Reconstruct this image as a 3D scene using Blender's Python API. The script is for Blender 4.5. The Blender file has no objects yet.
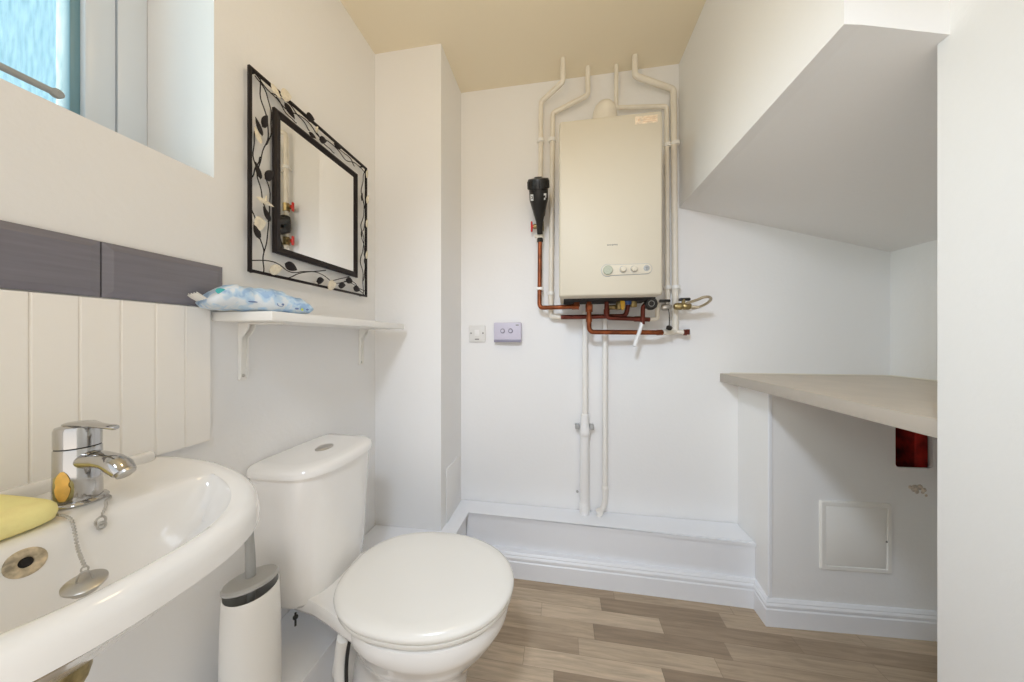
import bpy, bmesh, math, random
from mathutils import Vector, Matrix
random.seed(7)
sc = bpy.context.scene
COL = sc.collection
PI = math.pi
H = 2.39            # ceiling height

# ------------------------------------------------------------------ materials
def _nodes(name):
    m = bpy.data.materials.new(name); m.use_nodes = True
    nt = m.node_tree
    return m, nt, nt.nodes['Principled BSDF']

def mat(name, col, rough=.5, metal=0., spec=.5, coat=0., bump=0., bscale=60., var=0., vscale=8., trans=0.):
    m, nt, b = _nodes(name)
    b.inputs['Base Color'].default_value = (*col, 1)
    b.inputs['Roughness'].default_value = rough
    b.inputs['Metallic'].default_value = metal
    b.inputs['Specular IOR Level'].default_value = spec
    b.inputs['Coat Weight'].default_value = coat
    b.inputs['Coat Roughness'].default_value = .08
    b.inputs['Transmission Weight'].default_value = trans
    tc = nt.nodes.new('ShaderNodeTexCoord')
    if bump:
        n = nt.nodes.new('ShaderNodeTexNoise'); n.inputs['Scale'].default_value = bscale; n.inputs['Detail'].default_value = 3
        bp = nt.nodes.new('ShaderNodeBump'); bp.inputs['Strength'].default_value = bump; bp.inputs['Distance'].default_value = .002
        nt.links.new(tc.outputs['Object'], n.inputs['Vector'])
        nt.links.new(n.outputs['Fac'], bp.inputs['Height']); nt.links.new(bp.outputs['Normal'], b.inputs['Normal'])
    if var:
        n = nt.nodes.new('ShaderNodeTexNoise'); n.inputs['Scale'].default_value = vscale; n.inputs['Detail'].default_value = 4
        r = nt.nodes.new('ShaderNodeValToRGB')
        r.color_ramp.elements[0].position = .3; r.color_ramp.elements[1].position = .7
        r.color_ramp.elements[0].color = (*[c * (1 - var) for c in col], 1)
        r.color_ramp.elements[1].color = (*[min(1, c * (1 + var)) for c in col], 1)
        nt.links.new(tc.outputs['Object'], n.inputs['Vector'])
        nt.links.new(n.outputs['Fac'], r.inputs['Fac']); nt.links.new(r.outputs['Color'], b.inputs['Base Color'])
    return m

M = {}
M['wall'] = mat('wall_paint', (.845, .84, .835), .75, bump=.25, bscale=70, spec=.25)
M['ceil'] = mat('ceiling_warm_bounce', (.82, .74, .58), .85, bump=.2, bscale=50, spec=.2)  # warm bounce light is put into the ceiling colour
M['soffit'] = M['wall']
M['gloss'] = mat('gloss_white_paint', (.85, .865, .90), .32, bump=.06, bscale=18)  # white gloss with a little blue light put into its colour
M['tg'] = mat('painted_panelling', (.92, .89, .845), .5, bump=.08, bscale=25)
M['ceramic'] = mat('white_ceramic', (.88, .86, .83), .12, coat=.6)
M['plastic'] = mat('white_plastic', (.86, .845, .81), .3)
M['seat'] = mat('seat_plastic', (.87, .85, .80), .22, coat=.3)
M['chrome'] = mat('chrome', (.52, .51, .50), .10, 1.)
M['steel'] = mat('dull_steel', (.55, .53, .50), .32, 1.)
M['brass'] = mat('old_brass', (.36, .28, .13), .4, .9, var=.35, vscale=80)
M['copper'] = mat('aged_copper', (.24, .066, .022), .38, .7, var=.4, vscale=30)
M['copperdark'] = mat('dark_copper', (.16, .035, .022), .45, .6, var=.35, vscale=30)
M['pipe'] = mat('painted_pipe', (.80, .745, .645), .4, var=.05, vscale=14)
M['pipewhite'] = mat('painted_pipe_white', (.83, .805, .765), .4)
M['pipecold'] = mat('white_waste_plastic', (.84, .83, .82), .35)
M['boiler'] = mat('boiler_enamel', (.63, .57, .46), .5, spec=.3)
M['black'] = mat('black_plastic', (.012, .011, .010), .35)
M['blackrub'] = mat('black_rubber', (.015, .015, .015), .6)
M['red'] = mat('red_plastic', (.62, .02, .015), .35)
M['yellow'] = mat('yellow_plastic', (.75, .42, .02), .4)
M['blue'] = mat('blue_plastic', (.03, .09, .30), .4)
M['grey'] = mat('grey_plastic', (.40, .40, .40), .4)
M['greyl'] = mat('light_grey_plastic', (.37, .375, .37), .45)
M['worktop'] = mat('taupe_laminate', (.60, .51, .405), .38, var=.05, vscale=14)
M['worktopedge'] = mat('laminate_edging', (.44, .39, .335), .4)
M['iron'] = mat('dark_iron', (.010, .006, .007), .5, 0., .3)
M['pearl'] = mat('pearl_shell', (.80, .72, .56), .25, coat=.5, var=.12, vscale=120)
M['sponge'] = mat('yellow_sponge', (1., .86, .38), .9, bump=.4, bscale=220, var=.07, vscale=14)
M['soap'] = mat('orange_soap_smear', (.84, .50, .12), .55, var=.2, vscale=60)
M['scale'] = mat('limescale_brown', (.58, .48, .33), .55, .2, var=.5, vscale=90)
M['dark'] = mat('dark_gap_shade', (.012, .010, .009), .9)
M['brick'] = mat('red_brick_cavity', (.42, .020, .014), .85, var=.5, vscale=25)
M['cavity'] = mat('unlit_cavity', (.016, .006, .004), .9, var=.4, vscale=20)  # near black: the unlit depth of the hole is painted in
M['lav'] = mat('lavender_plastic', (.60, .57, .68), .4)
M['lavdark'] = mat('slate_plastic', (.27, .26, .34), .4)
M['ink'] = mat('grey_print', (.22, .21, .20), .5)
M['sticker'] = mat('faded_orange_sticker', (.80, .66, .50), .55, var=.2, vscale=90)
M['stickerink'] = mat('faded_orange_ink', (.74, .52, .33), .6)
M['lidgrey'] = mat('brush_lid_grey', (.45, .45, .44), .4)
M['spur'] = mat('spur_plate_plastic', (.74, .73, .71), .35)
M['dial'] = mat('gauge_face', (.40, .42, .33), .3, var=.1, vscale=200)
M['braid'] = mat('braided_hose', (.50, .42, .30), .35, .6, bump=.5, bscale=400)
M['upvc'] = mat('upvc_sky_tinted', (.68, .735, .80), .3)  # white plastic with bluish sky light put into its colour
M['plaster'] = mat('broken_plaster', (.58, .50, .42), .9, bump=.8, bscale=120, var=.35, vscale=90)
M['silicone'] = mat('sealant', (.80, .76, .66), .5)
M['whiteprint'] = mat('white_print', (.80, .80, .78), .5)
M['mirror'] = mat('mirror_glass', (.92, .92, .90), .015, 1.)
M['ground'] = mat('outside_ground', (.3, .35, .28), .9)

def mat_tile():
    m, nt, b = _nodes('grey_glazed_tile')
    b.inputs['Roughness'].default_value = .16
    tc = nt.nodes.new('ShaderNodeTexCoord'); mp = nt.nodes.new('ShaderNodeMapping'); mp.inputs['Scale'].default_value = (1, 3, 40)
    n = nt.nodes.new('ShaderNodeTexNoise'); n.inputs['Scale'].default_value = 3; n.inputs['Detail'].default_value = 5
    r = nt.nodes.new('ShaderNodeValToRGB')
    r.color_ramp.elements[0].color = (.165, .158, .185, 1); r.color_ramp.elements[1].color = (.235, .226, .262, 1)
    L = nt.links.new
    L(tc.outputs['Object'], mp.inputs['Vector']); L(mp.outputs['Vector'], n.inputs['Vector']); L(n.outputs['Fac'], r.inputs['Fac']); L(r.outputs['Color'], b.inputs['Base Color'])
    return m
M['tile'] = mat_tile()

def mat_floor():
    m, nt, b = _nodes('vinyl_oak_strips')
    L = nt.links.new
    def math_(op, a, b_=None, c=None):
        n = nt.nodes.new('ShaderNodeMath'); n.operation = op
        for i, v in enumerate((a, b_, c)):
            if v is None: continue
            if isinstance(v, (int, float)): n.inputs[i].default_value = v
            else: L(v, n.inputs[i])
        return n.outputs[0]
    tc = nt.nodes.new('ShaderNodeTexCoord'); sp = nt.nodes.new('ShaderNodeSeparateXYZ'); L(tc.outputs['Object'], sp.inputs[0])
    W, LEN = .064, .46
    x, y = sp.outputs['X'], sp.outputs['Y']
    row = math_('FLOOR', math_('DIVIDE', y, W))
    wn = nt.nodes.new('ShaderNodeTexWhiteNoise'); wn.noise_dimensions = '1D'; L(row, wn.inputs['W'])
    xo = math_('DIVIDE', math_('ADD', x, math_('MULTIPLY', wn.outputs['Value'], 3.7)), LEN)
    idx = math_('FLOOR', xo)
    cv = nt.nodes.new('ShaderNodeCombineXYZ'); L(row, cv.inputs[0]); L(idx, cv.inputs[1])
    w2 = nt.nodes.new('ShaderNodeTexWhiteNoise'); w2.noise_dimensions = '3D'; L(cv.outputs[0], w2.inputs['Vector'])
    ramp = nt.nodes.new('ShaderNodeValToRGB'); e = ramp.color_ramp.elements
    e[0].position = 0; e[0].color = (.30, .222, .150, 1); e[1].position = 1; e[1].color = (.63, .50, .36, 1)
    for p, c in ((.3, (.40, .302, .207, 1)), (.6, (.52, .405, .285, 1))):
        el = e.new(p); el.color = c
    L(w2.outputs['Value'], ramp.inputs['Fac'])
    # grain
    off = nt.nodes.new('ShaderNodeVectorMath'); off.operation = 'ADD'
    sc2 = nt.nodes.new('ShaderNodeVectorMath'); sc2.operation = 'SCALE'; sc2.inputs['Scale'].default_value = 9.
    L(w2.outputs['Color'], sc2.inputs[0]); L(tc.outputs['Object'], off.inputs[0]); L(sc2.outputs[0], off.inputs[1])
    mp = nt.nodes.new('ShaderNodeMapping'); mp.inputs['Scale'].default_value = (3.2, 42, 1); L(off.outputs[0], mp.inputs['Vector'])
    n = nt.nodes.new('ShaderNodeTexNoise'); n.inputs['Scale'].default_value = 1.6; n.inputs['Detail'].default_value = 7; n.inputs['Roughness'].default_value = .65
    n.inputs['Distortion'].default_value = .6
    L(mp.outputs['Vector'], n.inputs['Vector'])
    gr = nt.nodes.new('ShaderNodeMapRange'); gr.inputs['From Min'].default_value = .3; gr.inputs['From Max'].default_value = .72
    gr.inputs['To Min'].default_value = .70; gr.inputs['To Max'].default_value = 1.16
    L(n.outputs['Fac'], gr.inputs['Value'])
    mu = nt.nodes.new('ShaderNodeMix'); mu.data_type = 'RGBA'; mu.blend_type = 'MULTIPLY'; mu.inputs['Factor'].default_value = 1.
    cc = nt.nodes.new('ShaderNodeCombineColor')
    for i in range(3): L(gr.outputs['Result'], cc.inputs[i])
    L(ramp.outputs['Color'], mu.inputs['A']); L(cc.outputs[0], mu.inputs['B'])
    # fine seam between strips
    fy = math_('FRACT', math_('DIVIDE', y, W)); fx = math_('FRACT', xo)
    seam = math_('MAXIMUM', math_('LESS_THAN', fy, .022), math_('LESS_THAN', fx, .004))
    mx = nt.nodes.new('ShaderNodeMix'); mx.data_type = 'RGBA'
    L(math_('MULTIPLY', seam, .45), mx.inputs['Factor']); L(mu.outputs['Result'], mx.inputs['A']); mx.inputs['B'].default_value = (.11, .075, .05, 1)
    L(mx.outputs['Result'], b.inputs['Base Color'])
    b.inputs['Roughness'].default_value = .42
    return m
M['floor'] = mat_floor()

def mat_glass():
    """obscure patterned window pane: vertical reeds, lets the daylight through"""
    m = bpy.data.materials.new('obscure_glass'); m.use_nodes = True
    nt = m.node_tree; nt.nodes.clear(); L = nt.links.new
    out = nt.nodes.new('ShaderNodeOutputMaterial')
    tc = nt.nodes.new('ShaderNodeTexCoord'); mp = nt.nodes.new('ShaderNodeMapping'); mp.inputs['Scale'].default_value = (1, 330, 22)
    n = nt.nodes.new('ShaderNodeTexNoise'); n.inputs['Scale'].default_value = 1; n.inputs['Detail'].default_value = 4
    r = nt.nodes.new('ShaderNodeValToRGB'); r.color_ramp.elements[0].position = .28; r.color_ramp.elements[1].position = .6
    r.color_ramp.elements[0].color = (.70, .80, .82, 1); r.color_ramp.elements[1].color = (.93, .97, .98, 1)
    t = nt.nodes.new('ShaderNodeBsdfTransparent'); g = nt.nodes.new('ShaderNodeBsdfGlossy'); g.inputs['Roughness'].default_value = .25
    mx = nt.nodes.new('ShaderNodeMixShader'); mx.inputs[0].default_value = .08
    L(tc.outputs['Object'], mp.inputs['Vector']); L(mp.outputs['Vector'], n.inputs['Vector']); L(n.outputs['Fac'], r.inputs['Fac'])
    L(r.outputs['Color'], t.inputs['Color']); L(t.outputs[0], mx.inputs[1]); L(g.outputs[0], mx.inputs[2]); L(mx.outputs[0], out.inputs['Surface'])
    return m
M['glass'] = mat_glass()
M['gasket'] = mat('glazing_bead_teal', (.16, .30, .36), .35)

def mat_wipes():
    m, nt, b = _nodes('printed_wipes_film'); L = nt.links.new
    b.inputs['Roughness'].default_value = .28
    tc = nt.nodes.new('ShaderNodeTexCoord')
    n = nt.nodes.new('ShaderNodeTexNoise'); n.inputs['Scale'].default_value = 34; n.inputs['Detail'].default_value = 3; n.inputs['Distortion'].default_value = .8
    r = nt.nodes.new('ShaderNodeValToRGB'); e = r.color_ramp.elements
    e[0].position = .38; e[0].color = (.33, .50, .74, 1); e[1].position = .58; e[1].color = (.72, .78, .84, 1)
    x = e.new(.45); x.color = (.47, .64, .82, 1); x = e.new(.52); x.color = (.56, .70, .84, 1)
    L(tc.outputs['Object'], n.inputs['Vector']); L(n.outputs['Fac'], r.inputs['Fac']); L(r.outputs['Color'], b.inputs['Base Color'])
    n2 = nt.nodes.new('ShaderNodeTexNoise'); n2.inputs['Scale'].default_value = 45; n2.inputs['Detail'].default_value = 2
    bp = nt.nodes.new('ShaderNodeBump'); bp.inputs['Strength'].default_value = .6; bp.inputs['Distance'].default_value = .004
    L(tc.outputs['Object'], n2.inputs['Vector']); L(n2.outputs['Fac'], bp.inputs['Height']); L(bp.outputs['Normal'], b.inputs['Normal'])
    return m
M['wipes'] = mat_wipes()
M['teal'] = mat('teal_print', (.03, .42, .45), .3)
M['navy'] = mat('blue_print', (.13, .20, .40), .4)
M['lime'] = mat('lime_print', (.55, .65, .10), .4)

# ------------------------------------------------------------------ mesh helpers
WORLD = {}          # world position of every object's origin
def nbm(): return bmesh.new()

def box(bm, x0, x1, y0, y1, z0, z1, bev=0., seg=2):
    r = bmesh.ops.create_cube(bm, size=1.)
    vs = r['verts']
    for v in vs:
        v.co = Vector(((x0 + x1) / 2 + v.co.x * (x1 - x0), (y0 + y1) / 2 + v.co.y * (y1 - y0), (z0 + z1) / 2 + v.co.z * (z1 - z0)))
    if bev:
        es = {e for v in vs for e in v.link_edges}
        bmesh.ops.bevel(bm, geom=list(es), offset=bev, segments=seg, affect='EDGES', profile=.5)
    return bm

def fillet(pts, r, n=6):
    pts = [Vector(p) for p in pts]; out = [pts[0]]
    for i in range(1, len(pts) - 1):
        a, p, c = pts[i - 1], pts[i], pts[i + 1]
        d1 = (a - p); d2 = (c - p)
        l = min(r, d1.length * .49, d2.length * .49)
        q0 = p + d1.normalized() * l; q1 = p + d2.normalized() * l
        for k in range(n + 1):
            t = k / n
            out.append((1 - t) ** 2 * q0 + 2 * t * (1 - t) * p + t * t * q1)
    out.append(pts[-1]); return out

def tube(bm, pts, r, seg=14, caps=True, rf=None):
    pts = [Vector(p) for p in pts]
    n = len(pts); T = []
    for i in range(n):
        a = pts[max(0, i - 1)]; b = pts[min(n - 1, i + 1)]
        T.append((b - a).normalized())
    up = Vector((0, 0, 1)) if abs(T[0].z) < .9 else Vector((0, 1, 0))
    N = (up - up.dot(T[0]) * T[0]).normalized()
    rings = []
    for i in range(n):
        N = (N - N.dot(T[i]) * T[i]).normalized(); B = T[i].cross(N)
        rr = r if rf is None else rf[i]
        rings.append([bm.verts.new(pts[i] + N * (rr * math.cos(2 * PI * k / seg)) + B * (rr * math.sin(2 * PI * k / seg))) for k in range(seg)])
    for i in range(n - 1):
        for k in range(seg):
            k2 = (k + 1) % seg
            bm.faces.new((rings[i][k], rings[i][k2], rings[i + 1][k2], rings[i + 1][k]))
    if caps:
        bm.faces.new(list(reversed(rings[0]))); bm.faces.new(rings[-1])
    return bm

def lathe(bm, prof, origin, axis=(0, 0, 1), seg=32):
    """prof: list of (radius, height along the axis)"""
    q = Vector((0, 0, 1)).rotation_difference(Vector(axis).normalized()); o = Vector(origin)
    rings = []
    for (r, h) in prof:
        r = max(r, 1e-5)
        rings.append([bm.verts.new(o + q @ Vector((r * math.cos(2 * PI * k / seg), r * math.sin(2 * PI * k / seg), h))) for k in range(seg)])
    for i in range(len(rings) - 1):
        for k in range(seg):
            k2 = (k + 1) % seg
            bm.faces.new((rings[i][k], rings[i][k2], rings[i + 1][k2], rings[i + 1][k]))
    bm.faces.new(list(reversed(rings[0]))); bm.faces.new(rings[-1])
    return bm

def loft(bm, rings, cap0=True, cap1=True):
    R = [[bm.verts.new(p) for p in ring] for ring in rings]
    n = len(R[0])
    for i in range(len(R) - 1):
        for k in range(n):
            k2 = (k + 1) % n
            bm.faces.new((R[i][k], R[i][k2], R[i + 1][k2], R[i + 1][k]))
    if cap0: bm.faces.new(list(reversed(R[0])))
    if cap1: bm.faces.new(R[-1])
    return bm

def prism(bm, poly, axis, a0, a1):
    """extrude a 2-D polygon along an axis: 'x' poly=(y,z), 'y' poly=(x,z), 'z' poly=(x,y)"""
    def P(p, a):
        return {'x': (a, p[0], p[1]), 'y': (p[0], a, p[1]), 'z': (p[0], p[1], a)}[axis]
    v0 = [bm.verts.new(P(p, a0)) for p in poly]; v1 = [bm.verts.new(P(p, a1)) for p in poly]
    n = len(poly)
    for k in range(n):
        k2 = (k + 1) % n
        bm.faces.new((v0[k], v0[k2], v1[k2], v1[k]))
    bm.faces.new(list(reversed(v0))); bm.faces.new(v1)
    return bm

def obj(name, bm, m, parent=None, smooth=35, mats=None):
    bmesh.ops.recalc_face_normals(bm, faces=bm.faces)
    if parent is not None: loc = WORLD[parent.name]
    else:
        xs = [v.co for v in bm.verts]
        lo = Vector([min(c[i] for c in xs) for i in range(3)]); hi = Vector([max(c[i] for c in xs) for i in range(3)])
        loc = Vector(((lo.x + hi.x) / 2, (lo.y + hi.y) / 2, lo.z))
    bmesh.ops.translate(bm, vec=-loc, verts=bm.verts)
    me = bpy.data.meshes.new(name)
    for f in bm.faces: f.smooth = bool(smooth)
    bm.to_mesh(me); bm.free()
    if smooth: me.set_sharp_from_angle(angle=math.radians(smooth))
    for mm in (mats or [m]): me.materials.append(mm)
    o = bpy.data.objects.new(name, me); COL.objects.link(o)
    WORLD[o.name] = loc
    if parent is not None: o.parent = parent
    else: o.location = loc
    return o

def thing(name, loc, label, cat, group=None):
    o = bpy.data.objects.new(name, None); COL.objects.link(o); o.empty_display_size = .05
    o.location = loc; WORLD[o.name] = Vector(loc)
    o['label'] = label; o['category'] = cat
    if group: o['group'] = group
    return o

def tag(o, label, cat, group=None, kind=None):
    o['label'] = label; o['category'] = cat
    if group: o['group'] = group
    if kind: o['kind'] = kind
    return o

def struct(name, bm, m, label, cat, smooth=0, parent=None):
    o = obj(name, bm, m, parent, smooth)
    o['kind'] = 'structure'
    if parent is None: o['label'] = label; o['category'] = cat
    return o

XL, YC, XC, YB = -.83, 1.263, -.516, 1.533      # left wall, chimney-like column face/side, back wall
XS, YF, XR, XRR = .545, .690, .715, 1.38        # bulkhead side, bulkhead front, right wall, recess right wall
LEDGE = .265

# ------------------------------------------------------------------ room shell
b = nbm(); box(b, -1.2, 1.55, -.6, 1.75, -.08, 0); struct('floor', b, M['floor'], 'oak effect vinyl strip floor of the small toilet room', 'floor')
b = nbm(); box(b, -1.2, 1.55, -.6, 1.75, H, H + .1); struct('ceiling', b, M['ceil'], 'plain painted ceiling, warm bounce light put into its colour', 'ceiling')
# left wall with the window opening
WY0, WY1, WZ0, WZ1 = -.45, .615, 1.492, 2.33
b = nbm()
box(b, XL - .30, XL, -1.6, YB + .1, 0, WZ0); box(b, XL - .30, XL, -1.6, YB + .1, WZ1, H)
box(b, XL - .30, XL, -1.6, WY0, WZ0, WZ1); box(b, XL - .30, XL, WY1, YB + .1, WZ0, WZ1)
struct('wall_left', b, M['wall'], 'cream painted wall with the window and the mirror', 'wall')
b = nbm(); box(b, XL - .01, XC, YC, YB + .02, 0, H); struct('wall_column', b, M['wall'], 'boxed in square column in the far left corner', 'wall')
b = nbm(); box(b, XL - .1, XRR + .1, YB, YB + .12, 0, H); struct('wall_back', b, M['wall'], 'white back wall behind the boiler', 'wall')
# bulkhead under the stairs: side wall, front and sloping soffit in one prism
SL = (1.715 - 1.471) / (1.38 - XS)
b = nbm(); prism(b, [(XS, H), (XS, 1.715), (XS + .03, 1.709), (XRR + .05, 1.715 - SL * (XRR + .05 - XS)), (XRR + .05, H)], 'y', YF, YB + .02)
struct('wall_bulkhead', b, M['soffit'], 'stair bulkhead with a sloping underside over the worktop', 'wall')
b = nbm(); box(b, XR, XR + .10, -.6, .711, 0, H, .003, 2); struct('wall_right', b, M['wall'], 'blank cream wall nearest the camera on the right', 'wall', smooth=30)
b = nbm(); box(b, XRR, XRR + .1, .60, YB + .05, 0, H)
struct('wall_recess', b, M['wall'], 'end wall of the recess above the worktop', 'wall')

b = nbm(); box(b, XR + .10, XRR, .60, .70, 0, H); struct('wall_front', b, M['wall'], 'return wall hidden behind the near right wall', 'wall')
b = nbm(); box(b, XL, XR, -.70, -.60, 2.03, H); struct('wall_rear_blocker', b, M['wall'], 'unseen wall added behind the camera to shade the upper room', 'wall')  # unseen lintel added to cut the light on the upper walls
# service panel under the worktop, with a rough hole cut in it
PY, PX = 1.345, .794
HX0, HX1, HZ0, HZ1 = 1.236, 1.360, .622, .80
b = nbm()
TOPZ = .908
def rrect(x0, x1, z0, z1, r, n=5):
    out = []
    for cx, cz, a0 in ((x1 - r, z1 - r, 0), (x0 + r, z1 - r, 90), (x0 + r, z0 + r, 180), (x1 - r, z0 + r, 270)):
        for k in range(n + 1):
            a = math.radians(a0 + 90 * k / n); out.append((cx + r * math.cos(a), cz + r * math.sin(a)))
    return out
SWING = math.atan(.034 / .58)
def swing(bm):
    """the panel stands slightly askew to the back wall"""
    bmesh.ops.rotate(bm, cent=(PX, PY, 0), matrix=Matrix.Rotation(SWING, 3, 'Z'), verts=bm.verts)
    bmesh.ops.translate(bm, vec=(0, -.017, 0), verts=bm.verts)
    return bm
PYL, PYR = PY - .017, PY + .017
hole = rrect(HX0, HX1, HZ0, HZ1, .014)
def ringpanel(bm, outer, inner, y0, y1):
    """flat sheet with a rounded hole: outer is (x0,x1,z0,z1)"""
    x0, x1, z0, z1 = outer
    cx = sum(p[0] for p in inner) / len(inner); cz = sum(p[1] for p in inner) / len(inner)
    def proj(p):
        dx, dz = p[0] - cx, p[1] - cz
        t = min([(x1 - cx) / dx if dx > 1e-9 else 1e9, (x0 - cx) / dx if dx < -1e-9 else 1e9, (z1 - cz) / dz if dz > 1e-9 else 1e9, (z0 - cz) / dz if dz < -1e-9 else 1e9])
        return (cx + dx * t, cz + dz * t)
    pts = list(inner)
    import math as _m
    for c in ((x0, z0), (x1, z0), (x1, z1), (x0, z1)):   # insert corner directions
        a = _m.atan2(c[1] - cz, c[0] - cx)
        best = min(range(len(pts)), key=lambda i: abs((_m.atan2(pts[i][1] - cz, pts[i][0] - cx) - a + PI) % (2 * PI) - PI))
        pts[best] = (pts[best][0], pts[best][1], c)
    I, O = [], []
    for p in pts:
        o = p[2] if len(p) == 3 else proj(p)
        I.append(p[:2]); O.append(o)
    f = [[bm.verts.new((q[0], y, q[1])) for q in ring] for (ring, y) in ((O, y0), (I, y0), (I, y1), (O, y1))]
    n = len(I)
    for a, c in ((0, 1), (1, 2), (2, 3), (3, 0)):
        for k in range(n):
            k2 = (k + 1) % n
            bm.faces.new((f[a][k], f[a][k2], f[c][k2], f[c][k]))
ringpanel(b, (PX, XRR, 0, TOPZ), hole, PY, PY + .008); swing(b)
box(b, PX + .0005, PX + .02, PYL + .003, YB + .01, 0, TOPZ)
wp = struct('wall_recess_panel', b, M['wall'], 'boarded pipe casing under the worktop with a hole cut in it', 'wall')
b = nbm(); box(b, HX0 - .06, XRR - .002, YB - .03, YB - .004, HZ0 - .1, TOPZ - .01); struct('cavity_back', b, M['cavity'], '', '', parent=wp)
b = nbm(); box(b, HX0 + .100, XRR - .002, PY + .05, YB - .035, HZ0 - .1, TOPZ - .01, .004); struct('cavity_brick', b, M['brick'], '', '', parent=wp)
b = nbm(); box(b, HX0 - .06, HX0 - .045, PY + .025, YB - .035, HZ0 - .1, TOPZ - .01); struct('cavity_side', b, M['cavity'], '', '', parent=wp)
b = nbm()
for (dx, dz, r) in ((0, 0, .014), (.016, .005, .011), (.030, -.005, .009), (-.015, .004, .007), (.037, -.024, .005), (.007, -.012, .008), (.026, -.013, .006)):
    lathe(b, [(r, 0), (r * .8, .0015), (r * .3, .0022)], (1.300 + dx, PY, .546 + dz), (0, -1, 0), 9)
swing(b); struct('plaster_patch', b, M['plaster'], '', '', parent=wp)
b = nbm(); box(b, PX - .001, PX + .012, PY - .005, PY + .001, .10, TOPZ, .002); swing(b); struct('corner_bead', b, M['gloss'], '', '', parent=wp)

# low pipe boxing with painted lid
b = nbm(); prism(b, [(XC + .06, 1.432), (PX, 1.406), (PX, YB), (XC + .06, YB)], 'z', 0, LEDGE - .018)
t1 = struct('trim_1', b, M['gloss'], 'low painted pipe boxing along the back wall', 'boxing')
b = nbm()
poly = [(XL, -.3), (-.625, -.3), (-.625, 1.06), (-.445, 1.06), (-.447, 1.427), (PX, 1.398), (PX, YB), (XC, YB), (XC, YC), (XL, YC)]
prism(b, poly, 'z', LEDGE - .018, LEDGE)
bmesh.ops.bevel(b, geom=[e for e in b.edges if all(abs(v.co.z - LEDGE) < 1e-5 for v in e.verts)], offset=.005, segments=2, affect='EDGES')
t2 = struct('trim_2', b, M['gloss'], 'white ledge board capping the pipe boxing', 'ledge', smooth=30)
b = nbm(); prism(b, [(XL, -.3), (-.635, -.3), (-.635, 1.07), (-.455, 1.07), (-.455, 1.425), (XL, 1.425)], 'z', 0, LEDGE - .018)
struct('trim_3', b, M['gloss'], 'low pipe boxing along the wall behind the toilet', 'boxing')

# moulded skirting: profile = (distance out from wall, height)
SK = [(-.024, 0), (.018, 0), (.018, .068), (.0145, .072), (.0145, .076), (.0175, .079), (.0175, .086), (.0145, .091), (.0125, .093), (.0125, .097), (.0095, .101), (.006, .105), (-.024, .106)]
def skirt(bm, pts):
    """pts: corner points on the wall line, room on the right hand side of travel"""
    P = [Vector((p[0], p[1])) for p in pts]; rings = []; HS = [p[2] / .106 for p in pts]
    for i, p in enumerate(P):
        ds = []
        if i > 0: ds.append((P[i] - P[i - 1]).normalized())
        if i < len(P) - 1: ds.append((P[i + 1] - P[i]).normalized())
        ns = [Vector((d.y, -d.x)) for d in ds]
        if len(ns) == 2:
            mnorm = (ns[0] + ns[1]); mnorm = mnorm / max(.3, mnorm.dot(ns[0]))
        else: mnorm = ns[0]
        rings.append([Vector((p.x + mnorm.x * d, p.y + mnorm.y * d, h * HS[i])) for d, h in SK])
    loft(bm, rings)
b = nbm(); skirt(b, [(-.455, 1.08, .114), (-.455, 1.407, .114), (PX, 1.403, .113), (PX, PYL, .099), (XRR, PYR, .099)])
struct('baseboard_back', b, M['gloss'], 'moulded white skirting board along the boxing and panel', 'skirting', smooth=28)
b = nbm(); box(b, XC, XC + .006, YC + .055, YB - .05, LEDGE, .512, .003); struct('trim_4', b, M['wall'], 'thin cover board low on the column side', 'cover board', smooth=30)

# ------------------------------------------------------------------ window
FX = -1.03
win = thing('window_1', (FX, .1, WZ0), 'white plastic window with obscured glass set deep in the wall', 'window'); win['kind'] = 'structure'
def rectframe(bm, x0, x1, y0, y1, z0, z1, w, bev=.004):
    box(bm, x0, x1, y0, y0 + w, z0, z1, bev); box(bm, x0, x1, y1 - w, y1, z0, z1, bev)
    box(bm, x0, x1, y0 + w * .9, y1 - w * .9, z0, z0 + w, bev); box(bm, x0, x1, y0 + w * .9, y1 - w * .9, z1 - w, z1, bev)
FZ0 = WZ0 - .022      # the frame is bedded below the plastered sill
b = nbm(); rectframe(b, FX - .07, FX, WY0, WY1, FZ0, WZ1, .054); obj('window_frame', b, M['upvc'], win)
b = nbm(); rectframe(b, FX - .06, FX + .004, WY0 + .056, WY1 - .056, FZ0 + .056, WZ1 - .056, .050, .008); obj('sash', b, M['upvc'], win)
b = nbm(); rectframe(b, FX - .05, FX - .008, WY0 + .105, WY1 - .105, FZ0 + .105, WZ1 - .105, .016, .003); obj('glazing_bead', b, M['gasket'], win)
b = nbm(); box(b, FX - .032, FX - .028, WY0 + .115, WY1 - .115, FZ0 + .115, WZ1 - .115); obj('pane', b, M['glass'], win, 0)
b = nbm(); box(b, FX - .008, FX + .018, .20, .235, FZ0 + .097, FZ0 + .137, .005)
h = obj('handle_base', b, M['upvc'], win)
b = nbm(); tube(b, fillet([(FX + .010, .217, FZ0 + .118), (FX + .040, .217, FZ0 + .118), (FX + .040, .455, FZ0 + .119)], .012), .0065, 12)
lathe(b, [(.003, -.009), (.0085, -.005), (.0085, .005), (.003, .009)], (FX + .040, .455, FZ0 + .119), (1, 0, 0), 14)
obj('window_handle', b, M['greyl'], win)['label'] = 'grey lever handle'

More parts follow.
